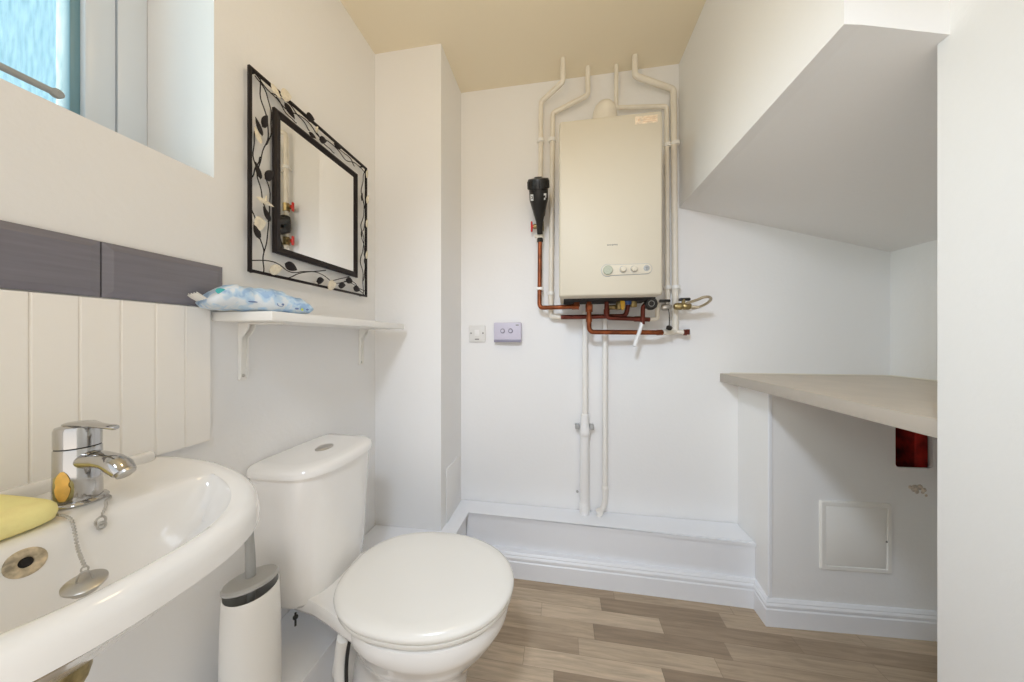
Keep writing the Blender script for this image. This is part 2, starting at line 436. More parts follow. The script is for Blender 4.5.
# ------------------------------------------------------------------ tiles and panelling on the left wall
b = nbm()
for y0 in (.025, .227, .429):
    y1 = y0 + .2; z0, z1 = 1.177, 1.278; x0 = XL
    e = .013
    rings = [[Vector((x0, y0, z0)), Vector((x0, y1, z0)), Vector((x0, y1, z1)), Vector((x0, y0, z1))],
             [Vector((x0 + .006, y0, z0)), Vector((x0 + .006, y1, z0)), Vector((x0 + .006, y1, z1)), Vector((x0 + .006, y0, z1))],
             [Vector((x0 + .0105, y0 + e, z0 + e)), Vector((x0 + .0105, y1 - e, z0 + e)), Vector((x0 + .0105, y1 - e, z1 - e)), Vector((x0 + .0105, y0 + e, z1 - e))]]
    loft(b, rings, True, True)
tag(obj('tile_border', b, M['tile'], None, 0), 'row of dark grey glazed tiles with sloping edges above the white panelling', 'tiles')
b = nbm()
poly = [(XL, -.2985)]
y = -.2985
while y < .60:
    poly += [(XL + .011, y + .0015), (XL + .011, y + .0475), (XL + .008, y + .049)]
    y += .050
poly += [(XL, .6015)]
prism(b, [(p[0], p[1]) for p in poly], 'z', .862, 1.174)
tag(obj('wall_panelling', b, M['tg'], None, 0), 'cream tongue and groove boarding on the wall behind the basin', 'panelling', kind='structure')

# ------------------------------------------------------------------ shelf
sh = thing('wall_shelf', (-.745, .91, 1.0), 'white board shelf on two brackets under the mirror', 'shelf')
b = nbm(); box(b, XL, -.660, .609, 1.213, 1.144, 1.166, .0015); obj('shelf_board', b, M['plastic'], sh)
for yb in (.680, 1.160):
    b = nbm()
    box(b, XL, XL + .005, yb - .011, yb + .011, .993, 1.144, .002)
    box(b, XL, -.700, yb - .011, yb + .011, 1.1395, 1.144, .002)
    prism(b, [(XL + .003, 1.142), (XL + .034, 1.142), (XL + .032, 1.130), (XL + .024, 1.118), (XL + .012, 1.105), (XL + .009, 1.00), (XL + .003, .995)], 'y', yb - .010, yb - .0075)
    prism(b, [(XL + .003, 1.142), (XL + .034, 1.142), (XL + .032, 1.130), (XL + .024, 1.118), (XL + .012, 1.105), (XL + .009, 1.00), (XL + .003, .995)], 'y', yb + .0075, yb + .010)
    br = obj('bracket', b, M['plastic'], sh)
    for z in (1.12, 1.005):
        b = nbm(); lathe(b, [(.0042, 0), (.0042, .0015), (.002, .003)], (XL + .005, yb, z), (1, 0, 0), 10); obj('screw', b, M['steel'], br)

# wipes packet: pillow pouch with crimped ends
def wipes():
    t = thing('wipes_packet', (-.746, .655, 1.166), 'crumpled pale blue packet of wipes lying on the wall shelf', 'wipes')
    d = Vector((.075, .196, 0)).normalized(); w = Vector((d.y, -d.x, 0)); c = Vector((-.746, .655, 1.166))
    L2, W2, Hh = .106, .050, .060
    rings = []; n = 28
    for i in range(25):
        s = -1 + 2 * i / 24
        env = max(.0, 1 - abs(s) ** 4.0) ** .5
        hh = Hh * (.10 + .90 * env) * (1.0 - .22 * max(0, s)) * (1 + .05 * math.sin(9 * s))
        ww = W2 * (.80 + .20 * env) * (1 + .04 * math.sin(7 * s + 1))
        ring = []
        for k in range(n):
            a = 2 * PI * k / n
            ca, sa = math.cos(a), math.sin(a)
            x = math.copysign(abs(ca) ** .75, ca) * ww
            zz = math.copysign(abs(sa) ** .8, sa) * hh / 2
            j = .0016 * math.sin(13 * s + 3 * a) + .0012 * math.sin(29 * s - 2 * a)
            base = .002 + hh / 2 + (.012 if abs(s) > .985 else 0)
            p = c + d * (s * L2) + w * (x + j) + Vector((0, 0, max(.0012, base + zz + j)))
            ring.append(p)
        rings.append(ring)
    b = nbm(); loft(b, rings); obj('pouch', b, M['wipes'], t, 60)
    # crimped fin at the near end
    b = nbm()
    p0 = c - d * (L2 * .98)
    v = []
    for i in range(9):
        q = p0 + w * (-W2 * .7 + W2 * 1.4 * i / 8) + Vector((0, 0, .020 + .003 * (i % 2)))
        v.append((b.verts.new(q), b.verts.new(q - d * .016 + Vector((0, 0, .010 + .002 * (i % 2)))), b.verts.new(q - d * .016 + Vector((0, 0, .0112 + .002 * (i % 2)))), b.verts.new(q + Vector((0, 0, .0012)))))
    for i in range(8):
        for a, e in ((0, 1), (1, 2), (2, 3), (3, 0)):
            b.faces.new((v[i][a], v[i][e], v[i + 1][e], v[i + 1][a]))
    b.faces.new(v[0]); b.faces.new(list(reversed(v[-1])))
    obj('crimped_seal', b, M['plastic'], t)
    # printing: small flat marks laid on the front of the film
    def mark(nm, s, z, r, m, sx=1., ring=False):
        b = nbm(); nrm = (w + Vector((0, 0, .35))).normalized()
        env = max(.0, 1 - abs(s) ** 4.0) ** .5
        hh = Hh * (.10 + .90 * env) * (1.0 - .22 * max(0, s))
        sa = min(.95, max(-.95, (z - hh / 2) / (hh / 2))); ca = math.sqrt(max(0, 1 - abs(sa) ** 2.5)) ** .75
        o = c + d * (s * L2) + w * (W2 * (.80 + .20 * env) * ca + .0015) + Vector((0, 0, z))
        upv = nrm.cross(d)
        if ring: tube(b, [o + d * (r * math.cos(2 * PI * k / 18)) + upv * (r * math.sin(2 * PI * k / 18)) for k in range(19)], .0007, 6)
        else:
            R = []
            for off in (-.0006, .0006):
                R.append([o + nrm * off + d * (r * sx * math.cos(2 * PI * k / 18)) + upv * (r * math.sin(2 * PI * k / 18)) for k in range(18)])
            loft(b, R)
        obj(nm, b, m, t)
    mark('teal_print', -.80, .040, .0075, M['teal'], 1.3)
    mark('round_emblem', .22, .022, .0065, M['navy'], 1, True)
    mark('lettering', .27, .022, .002, M['navy'], 1.4); mark('lettering', .58, .014, .0022, M['navy'], 2.2)
    mark('lime_print', .70, .013, .0035, M['lime'], .8); mark('lettering', .82, .014, .0025, M['navy'], 1.2)
    mark('lettering', -.30, .022, .0015, M['navy'], 6.0)
wipes()

# ------------------------------------------------------------------ mirror with iron leaf surround
mr = thing('wall_mirror', (XL, .93, 1.279), 'square mirror in a dark iron leaf and vine frame', 'mirror')
MX = -.812
OY0, OY1, OZ0, OZ1 = .682, 1.176, 1.279, 1.824
IY0, IY1, IZ0, IZ1 = .756, 1.120, 1.350, 1.768
b = nbm(); rectframe(b, MX - .004, MX + .004, OY0, OY1, OZ0, OZ1, .0075, .001)
for (y, z) in ((OY0 + .02, OZ0 + .004), (OY1 - .02, OZ0 + .004), (OY0 + .02, OZ1 - .004), (OY1 - .02, OZ1 - .004)):
    tube(b, [(MX, y, z), (XL, y, z)], .003, 8)
obj('outer_frame', b, M['iron'], mr)
b = nbm()
w_ = .0205
R0 = [(IY0, IZ0), (IY1, IZ0), (IY1, IZ1), (IY0, IZ1)]; R1 = [(IY0 + w_, IZ0 + w_), (IY1 - w_, IZ0 + w_), (IY1 - w_, IZ1 - w_), (IY0 + w_, IZ1 - w_)]
rr = [[Vector((MX - .008, *p)) for p in R0], [Vector((MX + .000, *p)) for p in R0]]
mid = [(IY0 + .006, IZ0 + .006), (IY1 - .006, IZ0 + .006), (IY1 - .006, IZ1 - .006), (IY0 + .006, IZ1 - .006)]
rr += [[Vector((MX + .003, *p)) for p in mid], [Vector((MX - .001, *p)) for p in R1], [Vector((MX - .008, *p)) for p in R1]]
loft(b, rr, False, False); obj('inner_frame', b, M['iron'], mr, 0)
b = nbm(); box(b, XL + .002, MX - .003, IY0 + w_ - .004, IY1 - w_ + .004, IZ0 + w_ - .004, IZ1 - w_ + .004); obj('mirror_glass', b, M['mirror'], mr, 0)

def leaf(bm, y, z, ang, L, W, x=MX + .006, tilt=.25):
    """pointed leaf lying in the frame plane, thin but solid with a raised midrib"""
    n = 9; L *= .88; W *= .86
    ca, sa = math.cos(ang), math.sin(ang)
    def P(s, t, h): return Vector((x + h + tilt * t, y + ca * s - sa * t, z + sa * s + ca * t))
    top, bot = [], []
    for i in range(n):
        s = i / (n - 1); wd = W * math.sin(PI * s ** .75) ** .8 if 0 < s < 1 else 0
        top.append((P((s - .5) * L, -wd / 2, .0006), P((s - .5) * L, 0, .0026 * math.sin(PI * s) + .0008), P((s - .5) * L, wd / 2, .0006)))
        bot.append(P((s - .5) * L, 0, -.001))
    tv = [[bm.verts.new(p) for p in r] for r in top]; bv = [bm.verts.new(p) for p in bot]
    for i in range(n - 1):
        bm.faces.new((tv[i][0], tv[i][1], tv[i + 1][1], tv[i + 1][0])); bm.faces.new((tv[i][1], tv[i][2], tv[i + 1][2], tv[i + 1][1]))
        bm.faces.new((tv[i][0], tv[i + 1][0], bv[i + 1], bv[i])); bm.faces.new((tv[i][2], bv[i], bv[i + 1], tv[i + 1][2]))
def vine(bm, pts, r=.0015):
    P = [Vector(p) for p in pts]; out = []
    for i in range(len(P) - 1):
        p0, p1, p2, p3 = P[max(0, i - 1)], P[i], P[i + 1], P[min(len(P) - 1, i + 2)]
        for k in range(6):
            t = k / 6
            out.append(.5 * ((2 * p1) + (-p0 + p2) * t + (2 * p0 - 5 * p1 + 4 * p2 - p3) * t * t + (-p0 + 3 * p1 - 3 * p2 + p3) * t ** 3))
    out.append(P[-1]); tube(bm, [Vector((MX + .001 + .002 * math.sin(k), q.y, q.z)) for k, q in enumerate(out)], r, 6)
b = nbm()
Q = lambda y, z: (MX, y, z)
# left side
vine(b, [Q(.722, 1.283), Q(.724, 1.34), Q(.738, 1.42), Q(.720, 1.49), Q(.706, 1.55), Q(.722, 1.62), Q(.738, 1.69), Q(.716, 1.76), Q(.712, 1.822)])
vine(b, [Q(.724, 1.34), Q(.702, 1.41), Q(.690, 1.45)]); vine(b, [Q(.736, 1.43), Q(.742, 1.50), Q(.728, 1.56)])
vine(b, [Q(.706, 1.55), Q(.694, 1.60), Q(.700, 1.66)]); vine(b, [Q(.728, 1.64), Q(.742, 1.67), Q(.746, 1.72), Q(.735, 1.78), Q(.70, 1.81)])
vine(b, [Q(.690, 1.53), Q(.704, 1.57), Q(.715, 1.60)])
# top
vine(b, [Q(.690, 1.815), Q(.745, 1.798), Q(.80, 1.790), Q(.86, 1.808), Q(.92, 1.790), Q(.98, 1.802), Q(1.05, 1.786), Q(1.11, 1.806), Q(1.17, 1.795)])
vine(b, [Q(.745, 1.798), Q(.79, 1.812), Q(.84, 1.800), Q(.88, 1.782)]); vine(b, [Q(.90, 1.796), Q(.95, 1.778), Q(.99, 1.776)]); vine(b, [Q(1.0, 1.80), Q(1.06, 1.808), Q(1.10, 1.79)])
vine(b, [Q(.76, 1.80), Q(.80, 1.775), Q(.83, 1.773)])
# right side
vine(b, [Q(1.150, 1.283), Q(1.152, 1.36), Q(1.136, 1.43), Q(1.158, 1.50), Q(1.140, 1.57), Q(1.160, 1.64), Q(1.142, 1.71), Q(1.155, 1.78), Q(1.165, 1.82)])
vine(b, [Q(1.150, 1.34), Q(1.166, 1.40), Q(1.160, 1.47), Q(1.146, 1.52)]); vine(b, [Q(1.150, 1.55), Q(1.168, 1.61), Q(1.150, 1.69)])
# bottom
vine(b, [Q(.690, 1.310), Q(.75, 1.322), Q(.81, 1.305), Q(.86, 1.318), Q(.92, 1.326), Q(.99, 1.305), Q(1.06, 1.322), Q(1.12, 1.310), Q(1.172, 1.300)])
vine(b, [Q(.80, 1.285), Q(.85, 1.312), Q(.91, 1.33), Q(.95, 1.342)]); vine(b, [Q(.97, 1.308), Q(1.03, 1.33), Q(1.07, 1.345)]); vine(b, [Q(1.04, 1.32), Q(1.09, 1.328), Q(1.13, 1.30), Q(1.165, 1.284)])
for (y, z, a, L, W) in ((.705, 1.675, 2.0, .050, .026), (.722, 1.702, 1.2, .052, .026), (.703, 1.555, 1.9, .048, .026), (.735, 1.560, .9, .050, .030), (.727, 1.448, 2.1, .046, .028), (.699, 1.392, 1.9, .050, .030),
                        (.800, 1.788, -.6, .050, .022), (.876, 1.822, .3, .042, .030), (.93, 1.784, .4, .042, .026), (1.00, 1.808, .1, .044, .026), (.885, 1.770, 0, .035, .015),
                        (1.137, 1.685, 1.4, .040, .024), (1.134, 1.53, 1.7, .034, .02), (1.166, 1.645, 1.2, .03, .02), (1.155, 1.43, 1.4, .034, .02),
                        (.805, 1.320, -.25, .050, .030), (.918, 1.300, .3, .040, .028), (1.062, 1.327, -.1, .044, .028), (1.022, 1.302, .2, .044, .028), (1.105, 1.302, -.2, .046, .028)):
    leaf(b, y, z, a, L, W)
obj('iron_vine', b, M['iron'], mr, 40)
for (y, z, a, L, W) in ((.700, 1.648, 2.0, .046, .028), (.785, 1.822, .4, .046, .036), (.752, 1.808, -.6, .042, .018), (.721, 1.478, -.1, .060, .014), (.722, 1.484, 1.4, .036, .014), (.706, 1.414, .4, .042, .042), (.752, 1.300, .4, .052, .034),
                        (.968, 1.293, .3, .052, .042), (1.166, 1.795, 1.3, .046, .026), (1.170, 1.690, 1.2, .048, .03), (1.166, 1.588, 1.3, .046, .028), (1.164, 1.456, 1.3, .046, .026), (.900, 1.800, 1.2, .030, .018)):
    b = nbm(); leaf(b, y, z, a, L, W, MX + .009); obj('pearl_leaf', b, M['pearl'], mr, 40)

# ------------------------------------------------------------------ basin
BC = Vector((-.585, .272))
def ray_to(poly, c, th):
    d = Vector((math.cos(th), math.sin(th))); best = None
    for i in range(len(poly)):
        a = Vector(poly[i]) - c; e = Vector(poly[(i + 1) % len(poly)]) - Vector(poly[i])
        den = d.x * e.y - d.y * e.x
        if abs(den) < 1e-12: continue
        t = (a.x * e.y - a.y * e.x) / den; s = (a.x * d.y - a.y * d.x) / den
        if t > 0 and -1e-6 <= s <= 1 + 1e-6 and (best is None or t > best): best = t
    return best
def dshape(xb, xf, hw, e=2.35, n=80, cy=.272, rb=0.):
    """D outline: straight back at xb, superelliptic front reaching xf"""
    out = []
    for k in range(n + 1):
        t = -PI / 2 + PI * k / n
        c_, s_ = math.cos(t), math.sin(t)
        out.append((xb + (xf - xb) * max(0, c_) ** (2 / e), cy + hw * math.copysign(abs(s_) ** (2 / e), s_)))
    return out
NT = 96
def ring_of(poly, c, z, f=1.):
    out = []
    for k in range(NT):
        th = 2 * PI * (k + .5) / NT
        r = ray_to(poly, c, th) * f
        out.append(Vector((c.x + r * math.cos(th), c.y + r * math.sin(th), z)))
    return out
bs = thing('wash_basin', (-.63, .272, .70), 'white ceramic wall hung hand basin with a chrome tap', 'basin')
def smooth_poly(poly, it=3):
    for _ in range(it):
        n = len(poly); poly = [((poly[i - 1][0] + 2 * poly[i][0] + poly[(i + 1) % n][0]) / 4, (poly[i - 1][1] + 2 * poly[i][1] + poly[(i + 1) % n][1]) / 4) for i in range(n)]
    return poly
OUT = lambda i: dshape(XL + .001, -.424 - i, .250 - i)
def bowl(i):
    return smooth_poly(dshape(-.655 + i, -.461 - i, .196 - i, 2.3) , 2)
rings = [ring_of(OUT(.12), BC, .712, .55), ring_of(OUT(.12), BC, .720, .86), ring_of(OUT(.070), BC, .760), ring_of(OUT(.026), BC, .795), ring_of(OUT(.006), BC, .812), ring_of(OUT(0), BC, .822),
         ring_of(OUT(.001), BC, .840), ring_of(OUT(.004), BC, .851), ring_of(OUT(.009), BC, .8575), ring_of(OUT(.016), BC, .860), ring_of(OUT(.026), BC, .8595), ring_of(OUT(.034), BC, .8565)]
def mixring(A, B, t, z): return [Vector((a.x * (1 - t) + b_.x * t, a.y * (1 - t) + b_.y * t, z)) for a, b_ in zip(A, B)]
# keep the back edge hard against the wall
for r in rings[3:]:
    for p in r:
        if p.x < XL + .06: p.z = max(p.z, .80) if p.z < .80 else p.z
last = rings[-1]; N0 = 5; be = ring_of(bowl(0), BC, .855)
rings += [mixring(last, be, .5, .8555), mixring(last, be, .9, .855), mixring(be, be, 0, .8535), ring_of(bowl(.005), BC, .849), ring_of(bowl(.010), BC, .841), ring_of(bowl(.018), BC, .82), ring_of(bowl(.030), BC, .79), ring_of(bowl(.050), BC, .762),
          ring_of(bowl(.050), BC, .744, .72), ring_of(bowl(.050), BC, .736, .40), ring_of(bowl(.050), BC, .733, .16)]
for r in rings[N0:]:                      # the rim falls a little towards the front
    for p in r: p.z -= .009 * min(1, max(0, (p.x + .68) / .20))
b = nbm(); loft(b, rings); obj('basin_body', b, M['ceramic'], bs, 50)
# back upstand against the boarding
b = nbm(); box(b, XL + .001, XL + .022, .045, .497, .850, .876, .008, 3); obj('upstand', b, M['ceramic'], bs)
# overflow with lime scale
oc = Vector((-.638, .270, .831)); ax = Vector((1, 0, .35)).normalized()
b = nbm(); lathe(b, [(.0160, -.004), (.0160, .0012), (.0140, .0028), (.0085, .0034), (.0062, .0022), (.0055, .0005)], oc, ax, 28)
ov = obj('overflow_ring', b, M['scale'], bs); ov['label'] = 'lime scaled overflow ring'
b = nbm(); lathe(b, [(.0058, .0010), (.004, .0024)], oc, ax, 18); obj('overflow_hole', b, M['dark'], ov)
# waste fitting under the bowl
b = nbm(); lathe(b, [(.016, .0), (.016, .07), (.030, .07), (.034, .078), (.034, .098), (.030, .104)], (-.590, .262, .618), (0, 0, 1), 10)
lathe(b, [(.020, 0), (.022, .03)], (-.590, .262, .62), (0, 0, 1), 20)
obj('waste_nut', b, M['brass'], bs)['label'] = 'corroded brass waste nut'

# tap (mixer): slightly leaning conical body, lever cap, angled spout
TB = Vector((-.722, .352, .8555))
tp = thing('mixer_tap', TB, 'chrome single lever mixer tap with a soap smear on the basin', 'tap')
b = nbm(); lathe(b, [(.0285, 0), (.029, .002), (.027, .005), (.0245, .006)], TB, (0, 0, 1), 36); obj('base_ring', b, M['chrome'], tp)
lean = Vector((.015, -.012, 1)).normalized(); lean = Vector((0, 0, 1))
b = nbm(); lathe(b, [(.0232, .005), (.0230, .03), (.0226, .081), (.0220, .0825)], TB, lean, 40); obj('tap_body', b, M['chrome'], tp)
b = nbm(); lathe(b, [(.0212, .0820), (.0212, .085)], TB, lean, 40); obj('seam', b, M['blackrub'], tp)
b = nbm(); lathe(b, [(.0224, .0845), (.0224, .109), (.0208, .114), (.010, .1175), (.001, .118)], TB, lean, 40)
lv = obj('tap_cap', b, M['chrome'], tp)
b = nbm()
dv = Vector((.99, .10, 0)).normalized(); dn = Vector((-dv.y, dv.x, 0))
rg = []
for s, w2, z, hh in ((-.016, .008, .116, .003), (-.004, .013, .1175, .0035), (.012, .0125, .1178, .004), (.030, .008, .1155, .0035), (.048, .0060, .1135, .0035), (.060, .0056, .1125, .0040), (.0635, .003, .1125, .0025)):
    o = TB + dv * s + Vector((0, 0, z))
    rg.append([o + dn * (w2 * math.cos(2 * PI * k / 16)) + Vector((0, 0, hh * math.sin(2 * PI * k / 16))) for k in range(16)])
loft(b, rg); obj('tap_lever', b, M['chrome'], tp)
b = nbm()
sp = [TB + Vector((0, 0, .062)), TB + dv * .024 + Vector((0, 0, .064)), TB + dv * .040 + Vector((0, 0, .0635)), TB + dv * .055 + Vector((0, 0, .061)), TB + dv * .068 + Vector((0, 0, .054)), TB + dv * .076 + Vector((0, 0, .046))]
rg = []
for i, (o, w2, hh) in enumerate(zip(sp, (.016, .0155, .0145, .0145, .0155, .0135), (.0135, .013, .0115, .0115, .0120, .0095))):
    tdir = (sp[min(i + 1, 5)] - sp[max(i - 1, 0)]).normalized(); nn = dn.cross(tdir)
    rg.append([o + dn * (w2 * math.cos(2 * PI * k / 24)) + nn * (hh * math.sin(2 * PI * k / 24)) for k in range(24)])
loft(b, rg); so = obj('spout', b, M['chrome'], tp, 50)
b = nbm(); lathe(b, [(.0105, 0), (.0105, .004), (.0085, .005)], sp[-1] + dv * .000, (sp[-1] - sp[-2]).normalized(), 24); obj('aerator', b, M['steel'], so)
# orange soap smear on the side of the body facing the room
b = nbm()
rg = []
for i in range(13):
    s = i / 12; z = .010 + .043 * s; half = .36 * math.sin(PI * min(1, s * .95 + .04)) ** .5 * (.8 if .45 < s < .6 else 1)
    a0 = math.radians(-62)
    rr_ = .0232 + .0010 * math.sin(PI * s)
    rg.append([TB + Vector((math.cos(a0 + half * (k / 4 - 1)) * (rr_ + .0006 * (1 - (k / 4 - 1) ** 2)), math.sin(a0 + half * (k / 4 - 1)) * (rr_ + .0006 * (1 - (k / 4 - 1) ** 2)), z)) for k in range(9)])
V = [[b.verts.new(p) for p in r] for r in rg]
for i in range(12):
    for k in range(8): b.faces.new((V[i][k], V[i][k + 1], V[i + 1][k + 1], V[i + 1][k]))
obj('soap_smear', b, M['soap'], tp)

# ball chain and plug
pg = thing('basin_plug', (-.585, .287, .79), 'grey metal basin plug hanging by a chain from the tap', 'plug')
def chain(bm, pts, r=.0021, step=.0044):
    P = [Vector(p) for p in pts]; out = []
    for i in range(len(P) - 1):
        p0, p1, p2, p3 = P[max(0, i - 1)], P[i], P[i + 1], P[min(len(P) - 1, i + 2)]
        for k in range(20):
            t = k / 20
            out.append(.5 * ((2 * p1) + (-p0 + p2) * t + (2 * p0 - 5 * p1 + 4 * p2 - p3) * t * t + (-p0 + 3 * p1 - 3 * p2 + p3) * t ** 3))
    out.append(P[-1]); acc = 0; prev = out[0]; spots = [prev]
    for q in out[1:]:
        acc += (q - prev).length; prev = q
        if acc >= step: spots.append(q); acc = 0
    for q in spots: bmesh.ops.create_icosphere(bm, subdivisions=1, radius=r, matrix=Matrix.Translation(q))
    tube(bm, out[::4] + [out[-1]], r * .45, 6)
PC = Vector((-.578, .287, .800)); pax = Vector((.22, -.14, 1)).normalized()
b = nbm(); lathe(b, [(.0115, -.009), (.0125, -.003), (.0165, -.002), (.0178, 0), (.0178, .0022), (.0155, .0035), (.004, .0042), (.003, .0045)], PC, pax, 32); obj('plug_disc', b, M['steel'], pg)
b = nbm()
top = PC + pax * .005; e1 = Vector((.6, .8, 0)).normalized()
tube(b, [top + e1 * (.0060 * math.cos(PI * k / 10)) + Vector((0, 0, .011 * math.sin(PI * k / 10))) for k in range(11)], .0011, 8)
tube(b, [top + Vector((0, 0, .0135)) + e1 * (.0028 * math.cos(2 * PI * k / 12)) + Vector((0, 0, .0035 * math.sin(2 * PI * k / 12))) for k in range(13)], .0009, 8)
obj('plug_loop', b, M['steel'], pg)
b = nbm(); chain(b, [TB + Vector((.004, -.0285, .004)), TB + Vector((.028, -.036, .004)), (-.655, .312, .8585), (-.634, .306, .846), (-.612, .298, .832), top + Vector((0, 0, .017))]); obj('plug_chain', b, M['steel'], pg)
b = nbm(); chain(b, [TB + Vector((.024, .016, .004)), TB + Vector((.040, .012, .003)), (-.670, .353, .8595), (-.655, .345, .8575), (-.643, .335, .851)])
q = Vector((-.636, .330, .846))
for k_, (rx, rz) in enumerate(((.005, .006), (.004, .005))):
    tube(b, [q + Vector((.002 * k_, rx * math.cos(2 * PI * k / 14), -.006 * k_ + rz * math.sin(2 * PI * k / 14))) for k in range(15)], .0014, 8)
obj('chain_end', b, M['steel'], pg)

# sponge on the basin deck
rings = []
for (ins, z) in ((.008, .8565), (.002, .860), (0, .868), (.001, .877), (.005, .882), (.013, .8845), (.04, .885)):
    y0, y1, x0, x1 = .160 + ins, .317 - ins, -.806 + ins, -.662 - ins
    cx, cy, hx, hy = (x0 + x1) / 2, (y0 + y1) / 2, (x1 - x0) / 2, (y1 - y0) / 2
    rings.append([Vector((cx + hx * math.copysign(abs(math.cos(a)) ** .35, math.cos(a)), cy + hy * math.copysign(abs(math.sin(a)) ** .35, math.sin(a)), z + (.0008 * math.sin(3 * a) if z > .862 else 0))) for a in [2 * PI * k / 48 for k in range(48)]])
b = nbm(); loft(b, rings); tag(obj('sponge', b, M['sponge'], None, 60), 'soft yellow sponge pad lying on the basin deck beside the tap', 'sponge')

# ------------------------------------------------------------------ toilet
CY = .815
tl = thing('toilet', (-.40, CY, 0), 'white close coupled toilet with the lid closed', 'toilet')
def interp_outline(pts, n=72):
    """closed symmetric outline from half profile [(x, halfwidth)]: smooth by Catmull-Rom"""
    P = [Vector((x, CY + w)) for x, w in pts] + [Vector((x, CY - w)) for x, w in reversed(pts)]
    P = [p for i, p in enumerate(P) if (p - P[i - 1]).length > 1e-6]
    out = []; m = len(P)
    for i in range(m):
        p0, p1, p2, p3 = P[i - 1], P[i], P[(i + 1) % m], P[(i + 2) % m]
        for k in range(8):
            t = k / 8
            out.append(tuple(.5 * ((2 * p1) + (-p0 + p2) * t + (2 * p0 - 5 * p1 + 4 * p2 - p3) * t * t + (-p0 + 3 * p1 - 3 * p2 + p3) * t ** 3)))
    return out
PCn = Vector((-.38, CY))
def egg(xb, xf, hw, cxf=.42, eb=2.0, ef=2.0):
    """egg outline: widest at xb + cxf*(xf-xb)"""
    xm = xb + (xf - xb) * cxf; out = []
    for k in range(96):
        t = 2 * PI * k / 96; c_, s_ = math.cos(t), math.sin(t)
        e = ef if c_ > 0 else eb
        rx = (xf - xm) if c_ > 0 else (xm - xb)
        out.append((xm + rx * math.copysign(abs(c_) ** (2 / e), c_), CY + hw * math.copysign(abs(s_) ** (2 / e), s_)))
    return out
def er(p, z, c=PCn): return ring_of(p, c, z)
# pan: pedestal foot, waist, bowl and rim
b = nbm()
loft(b, [er(egg(-.60, -.245, .105, .5, 3, 2.2), 0), er(egg(-.60, -.245, .105, .5, 3, 2.2), .012), er(egg(-.595, -.255, .095, .5, 3, 2.2), .03), er(egg(-.59, -.262, .088, .5, 3, 2.2), .12), er(egg(-.58, -.255, .092, .5, 2.6, 2.2), .19),
         er(egg(-.565, -.225, .115, .52, 2.4, 2.1), .245), er(egg(-.56, -.19, .148, .52, 2.2, 2.05), .29), er(egg(-.565, -.163, .168, .5, 2.1, 2.05), .325), er(egg(-.57, -.152, .176, .5, 2.1, 2.05), .345),
         er(egg(-.575, -.148, .180, .5, 2.1, 2.05), .352), er(egg(-.58, -.143, .184, .48, 2.1, 2.05), .362), er(egg(-.58, -.140, .186, .48, 2.1, 2.05), .385), er(egg(-.58, -.143, .183, .48, 2.1, 2.05), .399), er(egg(-.57, -.155, .170, .48, 2.1, 2.05), .403)])
obj('pan', b, M['ceramic'], tl, 50)
plat = smooth_poly([(-.822, CY - .085), (-.72, CY - .085), (-.66, CY - .092), (-.60, CY - .114), (-.54, CY - .137), (-.47, CY - .160), (-.40, CY - .175), (-.33, CY - .172), (-.30, CY - .12), (-.30, CY), (-.30, CY + .12), (-.33, CY + .172), (-.40, CY + .175), (-.47, CY + .160), (-.54, CY + .137), (-.60, CY + .114), (-.66, CY + .092), (-.72, CY + .085), (-.822, CY + .085)], 1)
pc2 = Vector((-.56, CY))
def ins(r, d): 
    c = Vector((pc2.x, pc2.y))
    return [Vector((c.x + (p.x - c.x) * (1 - d), c.y + (p.y - c.y) * (1 - d * 1.6), p.z)) for p in r]
base = ring_of(plat, pc2, 0)
def zr(r, z): return [Vector((p.x, p.y, z)) for p in r]
b = nbm(); loft(b, [zr(ins(base, .10), .352), zr(ins(base, .02), .360), zr(base, .370), zr(base, .392), zr(ins(base, .012), .400), zr(ins(base, .05), .402)]); obj('pan_shelf', b, M['ceramic'], tl, 50)
# rear spigot into the boxing
b = nbm(); tube(b, fillet([(-.54, CY, .16), (-.60, CY, .165), (-.634, CY, .165)], .03), .052, 24); obj('outlet', b, M['ceramic'], tl)
# seat and lid
b = nbm()
seat = [er(egg(-.604, -.135, .180, .49, 2.35, 2.05), .404), er(egg(-.607, -.131, .183, .49, 2.35, 2.05), .408), er(egg(-.607, -.131, .183, .49, 2.35, 2.05), .416), er(egg(-.601, -.139, .176, .49, 2.35, 2.05), .419)]
loft(b, seat); obj('seat', b, M['seat'], tl, 50)
b = nbm()
loft(b, [er(egg(-.604, -.137, .178, .49, 2.35, 2.05), .4195), er(egg(-.611, -.129, .185, .49, 2.35, 2.05), .422), er(egg(-.613, -.127, .187, .49, 2.35, 2.05), .429), er(egg(-.610, -.130, .184, .49, 2.35, 2.05), .4365), er(egg(-.601, -.140, .174, .49, 2.35, 2.05), .4425),
         er(egg(-.59, -.165, .152, .49, 2.3, 2.05), .4465), er(egg(-.53, -.235, .09, .49, 2.2, 2.05), .4485), er(egg(-.42, -.33, .02, .49, 2.2, 2.05), .449)])
obj('seat_lid', b, M['seat'], tl, 50)
